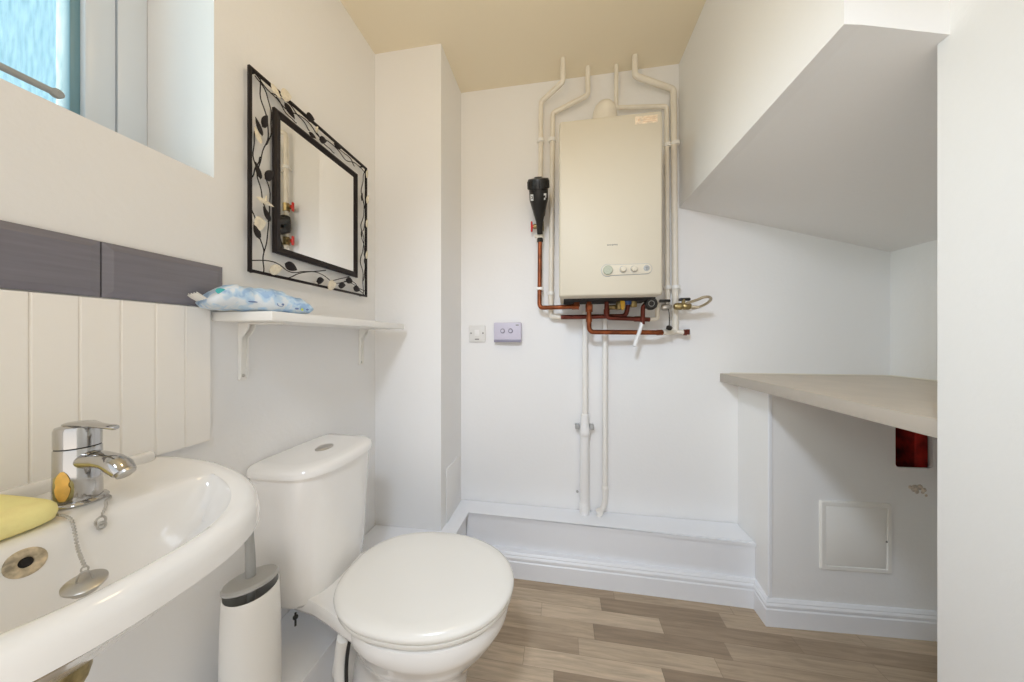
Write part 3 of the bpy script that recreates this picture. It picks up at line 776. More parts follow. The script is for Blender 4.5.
# cistern: tapering body with rounded front corners
def cist(z, x1, hw, e=5.):
    out = []
    cx = (XL + .002 + x1) / 2
    for k in range(96):
        t = 2 * PI * k / 96; c_, s_ = math.cos(t), math.sin(t)
        ee = 2.7 if c_ > 0 else 14
        out.append(Vector((cx + (x1 - cx) * math.copysign(abs(c_) ** (2 / ee), c_), CY + .022 + hw * math.copysign(abs(s_) ** (2 / (2.9 if c_ > 0 else 14)), s_), z)))
    return out
b = nbm()
loft(b, [cist(.374, -.670, .112), cist(.378, -.652, .126), cist(.392, -.643, .133), cist(.45, -.638, .138), cist(.55, -.634, .142), cist(.68, -.629, .149), cist(.734, -.627, .150)])
ci = obj('cistern', b, M['ceramic'], tl, 45)
b = nbm(); loft(b, [cist(.732, -.629, .148), cist(.7345, -.629, .148)]); obj('lid_seam', b, M['dark'], ci)
b = nbm()
loft(b, [cist(.7342, -.622, .154), cist(.736, -.619, .157), cist(.748, -.619, .158), cist(.756, -.623, .155), cist(.7615, -.634, .144), cist(.763, -.66, .118)])
cl = obj('cistern_lid', b, M['ceramic'], tl, 45)
b = nbm()
R = []
for f, z in ((1, .761), (1, .7645), (.9, .767), (.5, .7675)): R.append([Vector((-.728 + .020 * f * math.cos(a), CY + .030 + .030 * f * math.sin(a), z)) for a in [2 * PI * k / 32 for k in range(32)]])
loft(b, R); obj('flush_button', b, M['steel'], cl)['label'] = 'oval chrome flush button'
b = nbm(); lathe(b, [(.0025, 0), (.0025, .02), (.006, .02), (.006, .025), (.0025, .026), (.0025, .034)], (-.685, CY - .118, .352), (0, 0, 1), 8); obj('fixing_bolt', b, M['blackrub'], tl)

# white overflow/soil hose beside the pan
b = nbm(); tube(b, fillet([(-.545, CY - .115, .345), (-.568, CY - .098, .27), (-.566, CY - .098, .16), (-.520, CY - .098, .075), (-.46, CY - .075, .055)], .06), .017, 18)
hs = obj('flush_hose', b, M['plastic'], tl); hs['label'] = 'white bent hose beside the pan'
b = nbm(); tube(b, fillet([(-.528, CY - .118, .345), (-.548, CY - .106, .262), (-.544, CY - .106, .16), (-.505, CY - .108, .092)], .06), .0045, 10); obj('hose_shadow', b, M['blackrub'], hs)  # dark strip painted as the shadow along the hose

# ------------------------------------------------------------------ toilet brush in its holder
BX, BY = -.714, .607
tb = thing('toilet_brush', (BX, BY, LEDGE), 'white round toilet brush holder with a tilted grey lid', 'toilet brush')
b = nbm()
tilt = .10
def topring(r, z, s=0.):  # slanted mouth, higher at the back (towards the wall side)
    return [Vector((BX + r * math.cos(a), BY + r * math.sin(a), z + s * math.sin(a) )) for a in [2 * PI * k / 48 for k in range(48)]]
loft(b, [topring(.050, LEDGE), topring(.0555, LEDGE + .004), topring(.0565, LEDGE + .02), topring(.0562, .36), topring(.0548, .45), topring(.0525, .505), topring(.0520, .520, .003), topring(.0505, .522, .003), topring(.0495, .520, .003), topring(.050, .48), topring(.050, LEDGE + .02)])
obj('holder', b, M['plastic'], tb, 50)
b = nbm(); lathe(b, [(.003, 0), (.022, .004), (.024, .12), (.020, .16), (.006, .170)], (BX, BY, LEDGE + .022), (0, 0, 1), 20); obj('brush_head', b, M['grey'], tb)
lc = Vector((BX - .003, BY + .001, .534)); la = Vector((-.16, .08, 1)).normalized()
b = nbm(); lathe(b, [(.010, -.004), (.050, -.003), (.0525, -.001), (.0525, .003), (.049, .0075), (.030, .0105), (.011, .0115), (.0095, .014)], lc, la, 44); obj('splash_lid', b, M['lidgrey'], tb)['label'] = 'grey splash lid'
b = nbm(); tube(b, [lc + Vector((0, 0, -.06)), lc, lc + Vector((-.004, .002, .06)), lc + Vector((-.012, .004, .14)), lc + Vector((-.013, .004, .15))], .0085, 16, rf=[.006, .0105, .0095, .0085, .005]); obj('brush_handle', b, M['greyl'], tb)

# ------------------------------------------------------------------ boiler
BF, BX0, BX1, BZ0, BZ1 = 1.25, -.008, .388, 1.272, 1.985
bo = thing('boiler', (.19, 1.39, BZ0), 'white wall mounted gas boiler above the copper pipes', 'boiler')
b = nbm(); box(b, BX0 + .004, BX1 - .004, BF + .03, YB - .001, BZ0 + .004, BZ1 - .004, .004); obj('casing', b, M['boiler'], bo)
b = nbm()
fr = []
cx, cz, hx, hz = (BX0 + BX1) / 2, (BZ0 + BZ1) / 2, (BX1 - BX0) / 2, (BZ1 - BZ0) / 2
def rr2(i, y): return [Vector((p[0], y, p[1])) for p in rrect(BX0 + i, BX1 - i, BZ0 + i, BZ1 - i, max(.004, .012 - i), 5)]
loft(b, [rr2(0, BF + .06), rr2(0, BF + .012), rr2(.003, BF + .004), rr2(.009, BF)])
fp = obj('front_cover', b, M['boiler'], bo, 40)
b = nbm(); box(b, .012, .375, BF + .06, YB - .01, BZ0 - .001, BZ0 + .006, .002); obj('underside_shade', b, M['dark'], bo)['label'] = 'dark sheet for the shade underneath'  # near-black sheet paints the shade under the boiler
# control strip
b = nbm()
cps = [Vector((0, 0, 0))]
zc = 1.373
def strip(o, y):
    pts = []
    for k in range(17):
        a = math.radians(60 + 240 * k / 16); pts.append((.182 + (.0225 + o) * math.cos(a), zc + (.0225 + o) * math.sin(a)))
    for k in range(13):
        a = math.radians(-90 + 180 * k / 12); pts.append((.327 + (.018 + o) * math.cos(a), zc + .001 + (.018 + o) * math.sin(a)))
    return [Vector((p[0], y, p[1])) for p in pts]
loft(b, [strip(.003, BF), strip(.003, BF - .0012), strip(.0018, BF - .0018)]); cpl = obj('control_surround', b, M['grey'], fp)
b = nbm(); loft(b, [strip(.0005, BF - .0015), strip(.0005, BF - .0035), strip(-.001, BF - .004)]); obj('control_panel', b, M['boiler'], fp)
b = nbm(); lathe(b, [(.0185, 0), (.0185, .006), (.016, .008)], (.182, BF - .002, zc), (0, -1, 0), 32); obj('pressure_gauge', b, M['dial'], fp)
for kx in (.239, .280):
    b = nbm(); lathe(b, [(.0135, 0), (.0135, .002)], (kx, BF - .003, zc + .001), (0, -1, 0), 28); obj('knob_collar', b, M['grey'], fp)
    b = nbm(); lathe(b, [(.0115, 0), (.0105, .010), (.009, .0115)], (kx, BF - .004, zc + .001), (0, -1, 0), 28); box(b, kx - .0015, kx + .0015, BF - .017, BF - .014, zc - .008, zc + .010, .001); obj('control_knob', b, M['boiler'], fp)
b = nbm(); lathe(b, [(.0115, 0), (.0115, .002), (.0095, .003)], (.3265, BF - .003, zc + .003), (0, -1, 0), 24); obj('mode_dial', b, M['greyl'], fp)
b = nbm(); box(b, .3253, .3277, BF - .0075, BF - .0055, zc - .005, zc + .008, .0008); box(b, .3205, .3325, BF - .0075, BF - .0055, zc + .005, zc + .007, .0005); obj('dial_mark', b, M['ink'], fp)
b = nbm()
for k, (w2, h2) in enumerate(((.0030, .0055), (.0040, .0040), (.0040, .0040), (.0022, .0055), (.0040, .0040), (.0040, .0040), (.0025, .0050))):
    x = .183 + k * .0058
    tube(b, [Vector((x + w2 / 2 * math.cos(2 * PI * j / 10), BF - .0004, 1.473 + h2 / 2 * math.sin(2 * PI * j / 10))) for j in range(10 if k % 3 == 0 else 8)], .0009, 5)
obj('lettering', b, M['ink'], fp)
b = nbm(); box(b, .285, .368, BF - .0008, BF + .0005, 1.938, 1.968, .0003)
st = obj('sticker', b, M['sticker'], fp); st['label'] = 'faded orange sticker'
b = nbm()
for k in range(3): box(b, .315, .362, BF - .0013, BF - .0005, 1.944 + k * .007, 1.946 + k * .007)
lathe(b, [(.006, 0), (.006, .0005)], (.299, BF - .0008, 1.953), (0, -1, 0), 3); obj('sticker_print', b, M['stickerink'], st)
# flue turret on top
b = nbm(); lathe(b, [(.062, 0), (.062, .020), (.054, .022), (.054, .135), (.052, .150), (.045, .170), (.032, .186), (.012, .194), (.001, .195)], (.196, 1.43, BZ1 - .006), (0, 0, 1), 36)
tube(b, [(.196, 1.43, 2.10), (.196, YB, 2.10)], .050, 28); obj('flue_elbow', b, M['pipe'], bo)

# ------------------------------------------------------------------ pipework
def pipe(name, label, pts, r, m='pipe', fr=.03, group=None, cat='pipe'):
    b = nbm(); tube(b, fillet(pts, fr), r, 16); return tag(obj(name, b, M[m], None, 60), label, cat, group)
def clip(parent, x, y, z, r, m='plastic'):
    b = nbm(); lathe(b, [(r + .005, -.008), (r + .0065, -.003), (r + .0065, .003), (r + .005, .008)], (x, y, z), (0, 0, 1), 20)
    box(b, x - .006, x + .006, y, YB, z - .006, z + .006, .002); obj('pipe_clip', b, M[m], parent)
G = 'painted heating pipes around the boiler'
p1 = pipe('heating_pipe', 'white pipe from the ceiling down into the black filter', [(.009, 1.422, H), (.009, 1.422, 2.285), (-.097, 1.497, 2.262), (-.099, 1.497, 1.868)], .0118, fr=.016, group=G)
clip(p1, -.098, 1.497, 2.072, .0118)
p2 = pipe('heating_pipe', 'white pipe running down just left of the boiler casing', [(.126, 1.484, H), (.126, 1.484, 2.257), (-.040, 1.500, 2.204), (-.050, 1.500, 1.212), (-.002, 1.500, 1.208)], .0118, fr=.016, group=G)
clip(p2, -.043, 1.500, 2.072, .0118); clip(p2, -.050, 1.500, 1.325, .0118)
p3 = pipe('heating_pipe', 'thin white pipe crossing over the boiler top to its right edge', [(.257, 1.493, H), (.257, 1.500, 2.195), (.482, 1.505, 2.178), (.486, 1.505, 1.262)], .0095, fr=.014, group=G)
clip(p3, .486, 1.505, 1.998, .0095); clip(p3, .486, 1.505, 1.34, .0095)
p4 = pipe('heating_pipe', 'thick white pipe in the corner against the stair bulkhead', [(.332, 1.459, H), (.332, 1.459, 2.30), (.510, 1.500, 2.248), (.518, 1.500, 1.134), (.448, 1.459, 1.132)], .0130, fr=.016, group=G)
clip(p4, .518, 1.500, 1.998, .0130); clip(p4, .520, 1.500, 1.34, .0130)
b = nbm(); tube(b, [(.520, 1.498, 1.136), (.552, 1.490, 1.132)], .0105, 14); tr = obj('stub', b, M['pipe'], p4)
b = nbm(); lathe(b, [(.0125, 0), (.0135, .004), (.0135, .014), (.009, .016)], (.548, 1.490, 1.132), (1, 0, -.05), 8); box(b, .560, .574, 1.483, 1.497, 1.122, 1.146, .002); obj('drain_cock', b, M['copperdark'], p4)

# magnetic filter on the left pipe
mf = thing('system_filter', (-.10, 1.46, 1.56), 'black funnel shaped filter with a red valve on the copper pipe', 'filter')
A0 = Vector((-.100, 1.462, 1.615)); A1 = Vector((-.100, 1.350, 1.815)); ax = (A1 - A0).normalized(); LN = (A1 - A0).length
b = nbm(); lathe(b, [(.0135, -.01), (.0150, .03), (.018, .05), (.041, .135), (.0425, .142), (.0425, LN - .045)], A0, ax, 36); obj('filter_body', b, M['black'], mf, 40)
b = nbm(); lathe(b, [(.043, LN - .046), (.0475, LN - .044), (.0475, LN - .010), (.044, LN - .003), (.018, LN), (.016, LN + .004), (.003, LN + .005)], A0, ax, 36)
for k in range(18):
    a = 2 * PI * k / 18; q_ = Vector((0, 0, 1)).rotation_difference(ax)
    c0 = A0 + q_ @ Vector((.0475 * math.cos(a), .0475 * math.sin(a), LN - .042)); c1 = A0 + q_ @ Vector((.0475 * math.cos(a), .0475 * math.sin(a), LN - .012))
    tube(b, [c0, c1], .0022, 6)
obj('filter_cap', b, M['black'], mf, 40)
q_ = Vector((0, 0, 1)).rotation_difference(ax)
def cpatch(bm, a0, a1, h0, h1, r, n=6):
    V = [[bm.verts.new(A0 + q_ @ Vector(((r + o) * math.cos(a0 + (a1 - a0) * k / n), (r + o) * math.sin(a0 + (a1 - a0) * k / n), h))) for k in range(n + 1)] for (h, o) in ((h0, 0), (h0, .0006), (h1, .0006), (h1, 0))]
    for i in range(3):
        for k in range(n): bm.faces.new((V[i][k], V[i][k + 1], V[i + 1][k + 1], V[i + 1][k]))
b = nbm()
hh = LN - .088
for (a0, a1, h0, h1) in ((-2.55, -2.47, 0, .026), (-2.42, -2.20, .0, .007), (-2.42, -2.28, .009, .017), (-2.42, -2.20, .019, .026), (-2.18, -2.10, .0, .026), (-.95, -.60, .018, .026), (-.75, -.62, .008, .018), (-.95, -.75, .0, .008)):
    cpatch(b, a0, a1, hh + h0, hh + h1, .0425)
obj('lettering', b, M['whiteprint'], mf)
for z, nm in ((1.655, 0), (1.845, 1)):
    b = nbm(); lathe(b, [(.017, -.022), (.017, .022)], (-.100, 1.497, z), (0, 0, 1), 8); lathe(b, [(.012, 0), (.012, .016)], (-.117, 1.497, z), (-1, 0, 0), 12); v_ = obj('valve_body', b, M['brass'], mf)
    b = nbm(); lathe(b, [(.007, 0), (.007, .006)], (-.133, 1.497, z), (-1, 0, 0), 10); box(b, -.147, -.138, 1.490, 1.504, z - .026, z + .026, .004); box(b, -.143, -.128, 1.492, 1.502, z - .009, z + .009, .003); obj('valve_handle', b, M['red'], v_)
b = nbm(); lathe(b, [(.016, 0), (.024, .006), (.026, .02), (.026, .075), (.024, .09), (.016, .096)], (-.100, 1.490, 1.70), (0, 0, 1), 24); tube(b, [(-.100, 1.490, 1.765), (-.100, 1.425, 1.735)], .026, 18); tube(b, [(-.100, 1.490, 1.715), (-.100, 1.435, 1.690)], .022, 18); obj('filter_yoke', b, M['black'], mf)
b = nbm(); tube(b, [(-.099, 1.497, 1.868), (-.100, 1.497, 1.62)], .0112, 14); obj('branch_pipe', b, M['pipe'], mf)
b = nbm(); lathe(b, [(.0145, 0), (.0155, .004), (.0155, .030), (.0145, .034)], (-.1005, 1.480, 1.590), (0, 0, 1), 8); lathe(b, [(.008, 0), (.008, .012)], (-.114, 1.478, 1.600), (-1, -.3, 0), 10); obj('compression_nut', b, M['pipe'], mf)
b = nbm(); lathe(b, [(.0110, 0), (.0150, .004), (.0150, .018), (.012, .022)], (-.1005, 1.480, 1.570), (0, 0, 1), 8); obj('lock_nut', b, M['black'], mf)

GC = 'copper pipes under the boiler'
c1 = pipe('copper_pipe', 'orange copper pipe dropping from the black filter and turning right', [(-.1005, 1.480, 1.575), (-.1025, 1.470, 1.252), (.072, 1.440, 1.252), (.072, 1.440, 1.271)], .0105, 'copper', .022, GC)
b = nbm(); box(b, -.118, -.086, 1.462, YB, 1.338, 1.352, .003); obj('pipe_clip', b, M['plastic'], c1)
b = nbm(); lathe(b, [(.0135, -.016), (.0135, .016)], (.066, 1.440, 1.252), (1, 0, 0), 8); lathe(b, [(.014, -.014), (.014, .012)], (.072, 1.440, 1.266), (0, 0, 1), 8); obj('fitting', b, M['copper'], c1)
c2 = pipe('copper_pipe', 'front copper pipe falling from the boiler then running low to the right', [(.126, 1.425, 1.271), (.126, 1.425, 1.134), (.435, 1.450, 1.131)], .0108, 'copper', .024, GC)
b = nbm(); lathe(b, [(.016, -.018), (.016, .018)], (.126, 1.425, 1.243), (0, 0, 1), 8); lathe(b, [(.009, 0), (.010, .014)], (.126, 1.411, 1.243), (0, -1, 0), 12); obj('isolation_valve', b, M['copper'], c2)
b = nbm(); lathe(b, [(.0135, -.010), (.0135, .010)], (.126, 1.425, 1.19), (0, 0, 1), 12); obj('solder_joint', b, M['copper'], c2)
b = nbm(); tube(b, [(.424, 1.450, 1.131), (.447, 1.458, 1.132)], .0125, 14); obj('elbow_joint', b, M['copper'], c2)
c3 = pipe('copper_pipe', 'dark copper pipe running level behind the others to the gas valve', [(.000, 1.497, 1.208), (.295, 1.470, 1.208), (.306, 1.465, 1.271)], .0105, 'copperdark', .02, GC)
c4 = pipe('copper_pipe', 'dark copper pipe bending under the boiler to a white elbow', [(.205, 1.440, 1.271), (.205, 1.440, 1.199), (.394, 1.455, 1.190)], .0100, 'copperdark', .018, GC)
b = nbm(); lathe(b, [(.0130, -.012), (.0130, .012)], (.205, 1.440, 1.225), (0, 0, 1), 12); obj('solder_joint', b, M['copperdark'], c4)
b = nbm(); lathe(b, [(.0125, -.012), (.0125, .012)], (.34, 1.451, 1.1925), (1, 0, 0), 12); obj('solder_joint', b, M['copperdark'], c4)
b = nbm(); tube(b, fillet([(.390, 1.455, 1.190), (.428, 1.460, 1.192), (.432, 1.470, 1.271)], .012), .0095, 14); obj('painted_elbow', b, M['pipe'], c4)
c5 = pipe('relief_pipe', 'short copper relief pipe ending in a slanted white outlet tube', [(.396, 1.430, 1.262), (.362, 1.440, 1.254), (.360, 1.440, 1.168)], .0098, 'copperdark', .016, GC)
b = nbm(); tube(b, [(.360, 1.440, 1.180), (.354, 1.438, 1.160), (.322, 1.425, 1.070)], .0085, 14); obj('outlet_tube', b, M['pipecold'], c5)
b = nbm(); lathe(b, [(.026, -.016), (.028, -.010), (.028, .010), (.022, .014)], (.392, 1.432, 1.258), (0, -1, 0), 10); box(b, .372, .412, 1.425, 1.46, 1.262, 1.29, .004)
rv = obj('relief_valve', b, M['black'], c5); rv['label'] = 'black relief valve knob'
b = nbm(); tube(b, [Vector((.392 + .012 * math.cos(2 * PI * k / 20), 1.4175, 1.258 + .012 * math.sin(2 * PI * k / 20))) for k in range(21)], .0018, 6); obj('valve_mark', b, M['greyl'], rv)
gv = thing('gas_valve', (.265, 1.43, 1.235), 'gas cock with a yellow handle under the boiler', 'valve')
b = nbm(); lathe(b, [(.015, -.02), (.017, -.012), (.017, .012), (.013, .03)], (.262, 1.440, 1.255), (0, 0, 1), 8); tube(b, [(.245, 1.440, 1.247), (.215, 1.452, 1.247)], .011, 10); obj('valve_body', b, M['brass'], gv)
b = nbm(); prism(b, [(.258, 1.285), (.270, 1.290), (.280, 1.262), (.277, 1.236), (.268, 1.228), (.262, 1.240)], 'y', 1.408, 1.416); lathe(b, [(.007, 0), (.007, .015)], (.268, 1.425, 1.262), (0, -1, 0), 10); obj('valve_handle', b, M['yellow'], gv)['label'] = 'yellow lever'
b = nbm(); lathe(b, [(.017, 0), (.019, .006), (.019, .026), (.014, .030)], (.292, 1.430, 1.256), (0, 0, 1), 12); bb = obj('flow_cap', b, M['blue'], None); tag(bb, 'small blue cap fitting beside the yellow gas handle', 'pipe fitting')
b = nbm(); lathe(b, [(.012, 0), (.015, .004), (.015, .026), (.011, .030), (.011, .04)], (.322, 1.440, 1.245), (0, 0, 1), 8); bb = obj('brass_union', b, M['brass'], None); tag(bb, 'brass union between the blue cap and relief valve', 'pipe fitting')

# filling loop at the right
fl = thing('filling_loop', (.50, 1.45, 1.15), 'braided filling loop hose with black lever valves right of the boiler', 'filling loop')
b = nbm(); lathe(b, [(.013, -.02), (.0155, -.014), (.0155, .014), (.012, .02)], (.464, 1.450, 1.243), (1, 0, 0), 10); lathe(b, [(.008, 0), (.008, .022)], (.464, 1.450, 1.250), (0, 0, 1), 10)
tube(b, [(.48, 1.452, 1.243), (.486, 1.500, 1.262)], .010, 10); obj('grey_valve', b, M['steel'], fl)
b = nbm(); lathe(b, [(.012, -.034), (.0155, -.026), (.0155, -.004), (.0125, 0), (.0155, .006), (.0155, .026), (.011, .034)], (.528, 1.445, 1.246), (1, 0, 0), 10); lathe(b, [(.008, 0), (.008, .022)], (.532, 1.445, 1.255), (0, 0, 1), 10)
tube(b, [(.515, 1.45, 1.246), (.519, 1.495, 1.250)], .010, 10); obj('brass_valve', b, M['brass'], fl)
for (x, z) in ((.456, 1.272), (.538, 1.277)):
    b = nbm(); box(b, x - .024, x + .022, 1.438, 1.456, z - .007, z + .006, .004); obj('valve_lever', b, M['black'], fl)
b = nbm()
loop = [Vector((.558, 1.440, 1.244)), Vector((.585, 1.43, 1.240))]
for k in range(19):
    a = math.radians(-100 + 200 * k / 18); loop.append(Vector((.588 + .040 * math.cos(a), 1.425 - .050 * math.sin(a), 1.258 + .018 * math.sin(a) + .006 * math.cos(a))))
loop += [Vector((.57, 1.40, 1.268)), Vector((.54, 1.43, 1.258))]
tube(b, loop, .0058, 12); obj('braided_hose', b, M['braid'], fl, 60)
b = nbm(); tube(b, fillet([(.468, 1.440, 1.243), (.472, 1.436, 1.20), (.471, 1.437, 1.158)], .02), .0022, 8); lathe(b, [(.011, -.008), (.0125, -.003), (.0125, .004), (.006, .009)], (.471, 1.437, 1.152), (.2, -.5, 1), 16); obj('blanking_cap', b, M['black'], fl)['label'] = 'black blanking cap on its strap'

# drops to the ledge
d1 = thing('waste_pipe', (.112, 1.500, LEDGE), 'white waste pipe widening below its joint, left of the pair', 'pipe', 'white pipes down to the ledge')
b = nbm(); tube(b, [(.114, 1.500, 1.235), (.114, 1.500, .70)], .0125, 18); lathe(b, [(.0145, -.012), (.0145, .012)], (.114, 1.5, 1.11), (0, 0, 1), 18); obj('upper_pipe', b, M['pipewhite'], d1)
b = nbm(); lathe(b, [(.023, 0), (.025, .004), (.025, .030), (.022, .036), (.019, .075), (.019, .10), (.0145, .104)], (.113, 1.500, .640), (0, 0, 1), 24); obj('reducer', b, M['pipecold'], d1)
b = nbm(); lathe(b, [(.0215, 0), (.0215, .385)], (.112, 1.505, LEDGE), (0, 0, 1), 24); lathe(b, [(.0245, 0), (.0245, .05), (.022, .054)], (.112, 1.505, LEDGE), (0, 0, 1), 24); obj('lower_pipe', b, M['pipecold'], d1)
for dx in (-.034, .034):
    b = nbm(); box(b, .112 + dx - .010, .112 + dx + .010, 1.495, YB, .668, .690, .003); lathe(b, [(.0055, 0), (.0055, .003), (.003, .004)], (.112 + dx, 1.495, .679), (0, -1, 0), 12); obj('bracket_screw', b, M['grey'], d1)
b = nbm(); lathe(b, [(.006, 0), (.006, .004)], (.079, YB - .0045, .355), (0, -1, 0), 12); bb = obj('wall_plug', b, M['grey'], None); tag(bb, 'small grey wall plug hole left of the waste pipe foot', 'wall plug')
d2 = thing('radiator_pipe', (.206, 1.500, LEDGE), 'slim cream pipe kicking left at its foot, right of the pair', 'pipe', 'white pipes down to the ledge')
b = nbm(); tube(b, fillet([(.206, 1.500, 1.235), (.206, 1.500, .320), (.174, 1.490, .2625)], .035), .0115, 18); obj('pipe_run', b, M['pipewhite'], d2)
for z in (1.115, .395):
    b = nbm(); lathe(b, [(.0135, -.010), (.0150, -.006), (.0150, .006), (.0135, .010)], (.206, 1.500, z), (0, 0, 1), 20); obj('joint_collar', b, M['pipewhite'], d2)
b = nbm(); lathe(b, [(.0140, 0), (.0145, .004), (.0145, .022), (.0125, .026)], (.184, 1.493, .272), (-.3, -.1, .75), 16); obj('foot_collar', b, M['pipewhite'], d2)

# ------------------------------------------------------------------ switch plates on the back wall
fs = thing('fused_spur', (-.4275, YB, 1.087), 'small white square electrical spur plate with two screws', 'electrical plate')
b = nbm(); box(b, -.471, -.384, YB - .010, YB, 1.087, 1.172, .004, 3); obj('plate', b, M['spur'], fs)
b = nbm(); box(b, -.440, -.415, YB - .0125, YB - .009, 1.118, 1.150, .002); obj('fuse_carrier', b, M['pipecold'], fs)
b = nbm(); box(b, -.4385, -.4165, YB - .0105, YB - .0095, 1.099, 1.104); obj('lettering', b, M['ink'], fs)
for x in (-.459, -.396):
    b = nbm(); lathe(b, [(.004, 0), (.004, .001), (.0025, .002)], (x, YB - .010, 1.1325), (0, -1, 0), 12); obj('screw', b, M['ink'], fs)
ts = thing('heating_controller', (-.2655, YB, 1.087), 'lavender white controller box with two round dials', 'controller')
b = nbm(); box(b, -.334, -.195, YB - .035, YB, 1.087, 1.185, .005, 3); obj('controller_case', b, M['lav'], ts)
b = nbm(); box(b, -.333, -.196, YB - .0375, YB - .003, 1.086, 1.100, .003); obj('lower_trim', b, M['lavdark'], ts)
for x in (-.288, -.248):
    b = nbm(); tube(b, [Vector((x + .0105 * math.cos(2 * PI * k / 24), YB - .036, 1.143 + .0105 * math.sin(2 * PI * k / 24))) for k in range(25)], .0016, 8); lathe(b, [(.0095, -.001), (.0085, .004)], (x, YB - .035, 1.143), (0, -1, 0), 24); d_ = obj('dial', b, M['lavdark'], ts)
    b = nbm(); lathe(b, [(.0082, .0035), (.0075, .0055)], (x, YB - .035, 1.143), (0, -1, 0), 24); obj('dial_face', b, M['lav'], d_)
b = nbm(); box(b, -.222, -.207, YB - .0358, YB - .0345, 1.169, 1.174); obj('lettering', b, M['ink'], ts)

# ------------------------------------------------------------------ access hatch on the panel
ah = thing('access_hatch', (1.0915, PY, .227), 'white square plastic access hatch on the panel under the worktop', 'hatch')
b = nbm()
x0, x1, z0, z1 = .975, 1.219, .224, .487
loft(b, [[Vector((p[0], PY, p[1])) for p in rrect(x0, x1, z0, z1, .006)], [Vector((p[0], PY - .004, p[1])) for p in rrect(x0, x1, z0, z1, .006)], [Vector((p[0], PY - .008, p[1])) for p in rrect(x0 + .004, x1 - .004, z0 + .004, z1 - .004, .006)], [Vector((p[0], PY - .008, p[1])) for p in rrect(x0 + .016, x1 - .016, z0 + .016, z1 - .016, .004)], [Vector((p[0], PY - .0045, p[1])) for p in rrect(x0 + .018, x1 - .018, z0 + .018, z1 - .018, .004)]])
swing(b); obj('hatch_frame', b, M['plastic'], ah)
b = nbm(); box(b, x0 + .0195, x1 - .0195, PY - .0065, PY - .004, z0 + .0195, z1 - .0195, .001); swing(b); hd = obj('hatch_door', b, M['plastic'], ah)
b = nbm(); lathe(b, [(.0035, 0), (.0035, .0012)], (1.200, PY - .0065, .345), (0, -1, 0), 12); swing(b); obj('lock', b, M['ink'], hd)

# ------------------------------------------------------------------ worktop
wk = thing('worktop', (1.05, 1.12, TOPZ), 'taupe laminate worktop fitted in the recess under the stairs', 'worktop')
b = nbm()
prism(b, [(.724, YB), (.722, .714), (XRR, .714), (XRR, YB)], 'z', TOPZ, .945)
bmesh.ops.bevel(b, geom=[e for e in b.edges if abs(e.verts[0].co.z - e.verts[1].co.z) < 1e-6 and max(v.co.x for v in e.verts) < .8], offset=.002, segments=2, affect='EDGES')
obj('worktop_slab', b, M['worktop'], wk)
b = nbm(); box(b, .7195, .7225, .714, YB - .001, TOPZ + .0005, .9445, .0006)
obj('edge_strip', b, M['worktopedge'], wk)
b = nbm(); box(b, .76, XRR, YB - .004, YB, .945, .950, .001); box(b, XRR - .004, XRR, .72, YB, .945, .950, .001); obj('sealant_bead', b, M['silicone'], wk)

# ------------------------------------------------------------------ light
def area(name, loc, target, size, power, col, shape='DISK', sy=None):
    l = bpy.data.lights.new(name, 'AREA'); l.shape = shape; l.size = size
    if sy: l.size_y = sy
    l.energy = power; l.color = col
    o = bpy.data.objects.new(name, l); COL.objects.link(o); o.location = loc
    o.rotation_euler = (Vector(target) - Vector(loc)).to_track_quat('-Z', 'Y').to_euler()
    return o
sl = bpy.data.lights.new('spot_fill', 'SPOT'); sl.energy = 47.; sl.color = (.82, .95, 1.14); sl.spot_size = math.radians(88); sl.spot_blend = 1.; sl.shadow_soft_size = .11  # added cool fill for the far end, no fitting there
so_ = bpy.data.objects.new('spot_fill', sl); COL.objects.link(so_); so_.location = (-.20, -.25, 2.0)
so_.rotation_euler = (Vector((.33, 1.45, .50)) - Vector((-.20, -.25, 2.0))).to_track_quat('-Z', 'Y').to_euler()
pl = bpy.data.lights.new('warm_fill_bulb', 'POINT'); pl.energy = 2.6; pl.color = (1, .76, .44); pl.shadow_soft_size = .07  # unseen bulb added low to warm the walls and reach the recess
po = bpy.data.objects.new('warm_fill_bulb', pl); COL.objects.link(po); po.location = (-.12, .56, 2.02)
su = bpy.data.lights.new('hazy_sun', 'SUN'); su.energy = 2.3; su.angle = math.radians(38); su.color = (1., .85, .66)
suo = bpy.data.objects.new('hazy_sun', su); COL.objects.link(suo); suo.location = (-3, -1, 3)
suo.rotation_euler = Vector((3.4, 1.6, -1.35)).to_track_quat('-Z', 'Y').to_euler()
area('blue_sky_light', (-2.2, -.6, 2.3), (-.4, .75, 1.5), 1.6, 12., (.30, .85, 1.2), 'RECTANGLE', 1.4)
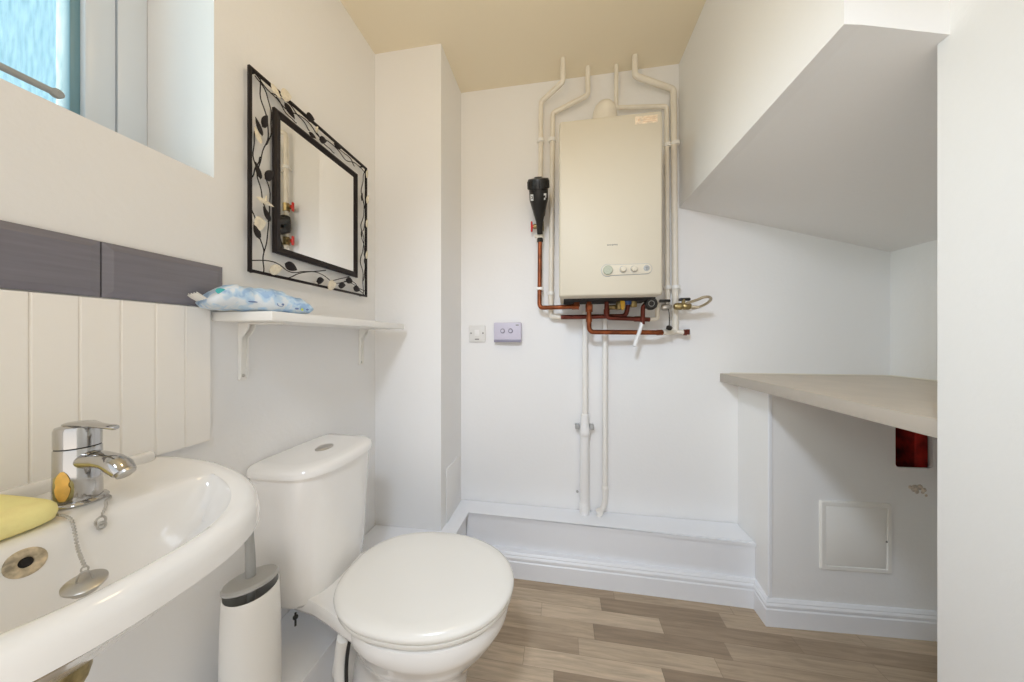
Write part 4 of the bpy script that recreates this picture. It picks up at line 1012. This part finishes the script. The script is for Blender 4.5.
# surroundings seen through the open door: cool daylight from above, warm light off the floor below
w = bpy.data.worlds.new('World'); sc.world = w; w.use_nodes = True
nt = w.node_tree; bg = nt.nodes['Background']
tc = nt.nodes.new('ShaderNodeTexCoord'); sx = nt.nodes.new('ShaderNodeSeparateXYZ'); mr_ = nt.nodes.new('ShaderNodeMapRange'); rp = nt.nodes.new('ShaderNodeValToRGB')
mr_.inputs['From Min'].default_value = -.6; mr_.inputs['From Max'].default_value = .6
rp.color_ramp.elements[0].color = (1.50, 1.33, 1.14, 1); rp.color_ramp.elements[1].color = (.74, .80, .86, 1)
nt.links.new(tc.outputs['Generated'], sx.inputs[0]); nt.links.new(sx.outputs['Z'], mr_.inputs['Value']); nt.links.new(mr_.outputs['Result'], rp.inputs['Fac']); 
# the sky outside the window (towards -X) is a clear pale blue
mk = nt.nodes.new('ShaderNodeMapRange'); mk.inputs['From Min'].default_value = -.45; mk.inputs['From Max'].default_value = -.75
mxs = nt.nodes.new('ShaderNodeMix'); mxs.data_type = 'RGBA'; mxs.inputs['B'].default_value = (.52, .86, 1.03, 1)
nt.links.new(sx.outputs['X'], mk.inputs['Value']); nt.links.new(mk.outputs['Result'], mxs.inputs['Factor']); nt.links.new(rp.outputs['Color'], mxs.inputs['A']); nt.links.new(mxs.outputs['Result'], bg.inputs['Color'])
bg.inputs['Strength'].default_value = 1.05

# ------------------------------------------------------------------ camera
cam = bpy.data.cameras.new('Camera'); co = bpy.data.objects.new('Camera', cam); COL.objects.link(co)
yaw = math.atan(49 / 305)
co.location = (0, 0, 1.1); co.rotation_euler = (PI / 2, 0, yaw)
cam.sensor_width = 36; cam.lens = 36 * 305 / 1024; cam.shift_y = -1.5 / 1024; cam.clip_start = .01
sc.camera = co
vs = sc.view_settings
sc.display_settings.display_device = 'sRGB'
vs.view_transform = 'Standard'; vs.look = 'None'; vs.gamma = 1.0; vs.use_curve_mapping = False; vs.exposure = 0.28
sc.cycles.use_denoising = True
sc.cycles.max_bounces = 10; sc.cycles.diffuse_bounces = 6
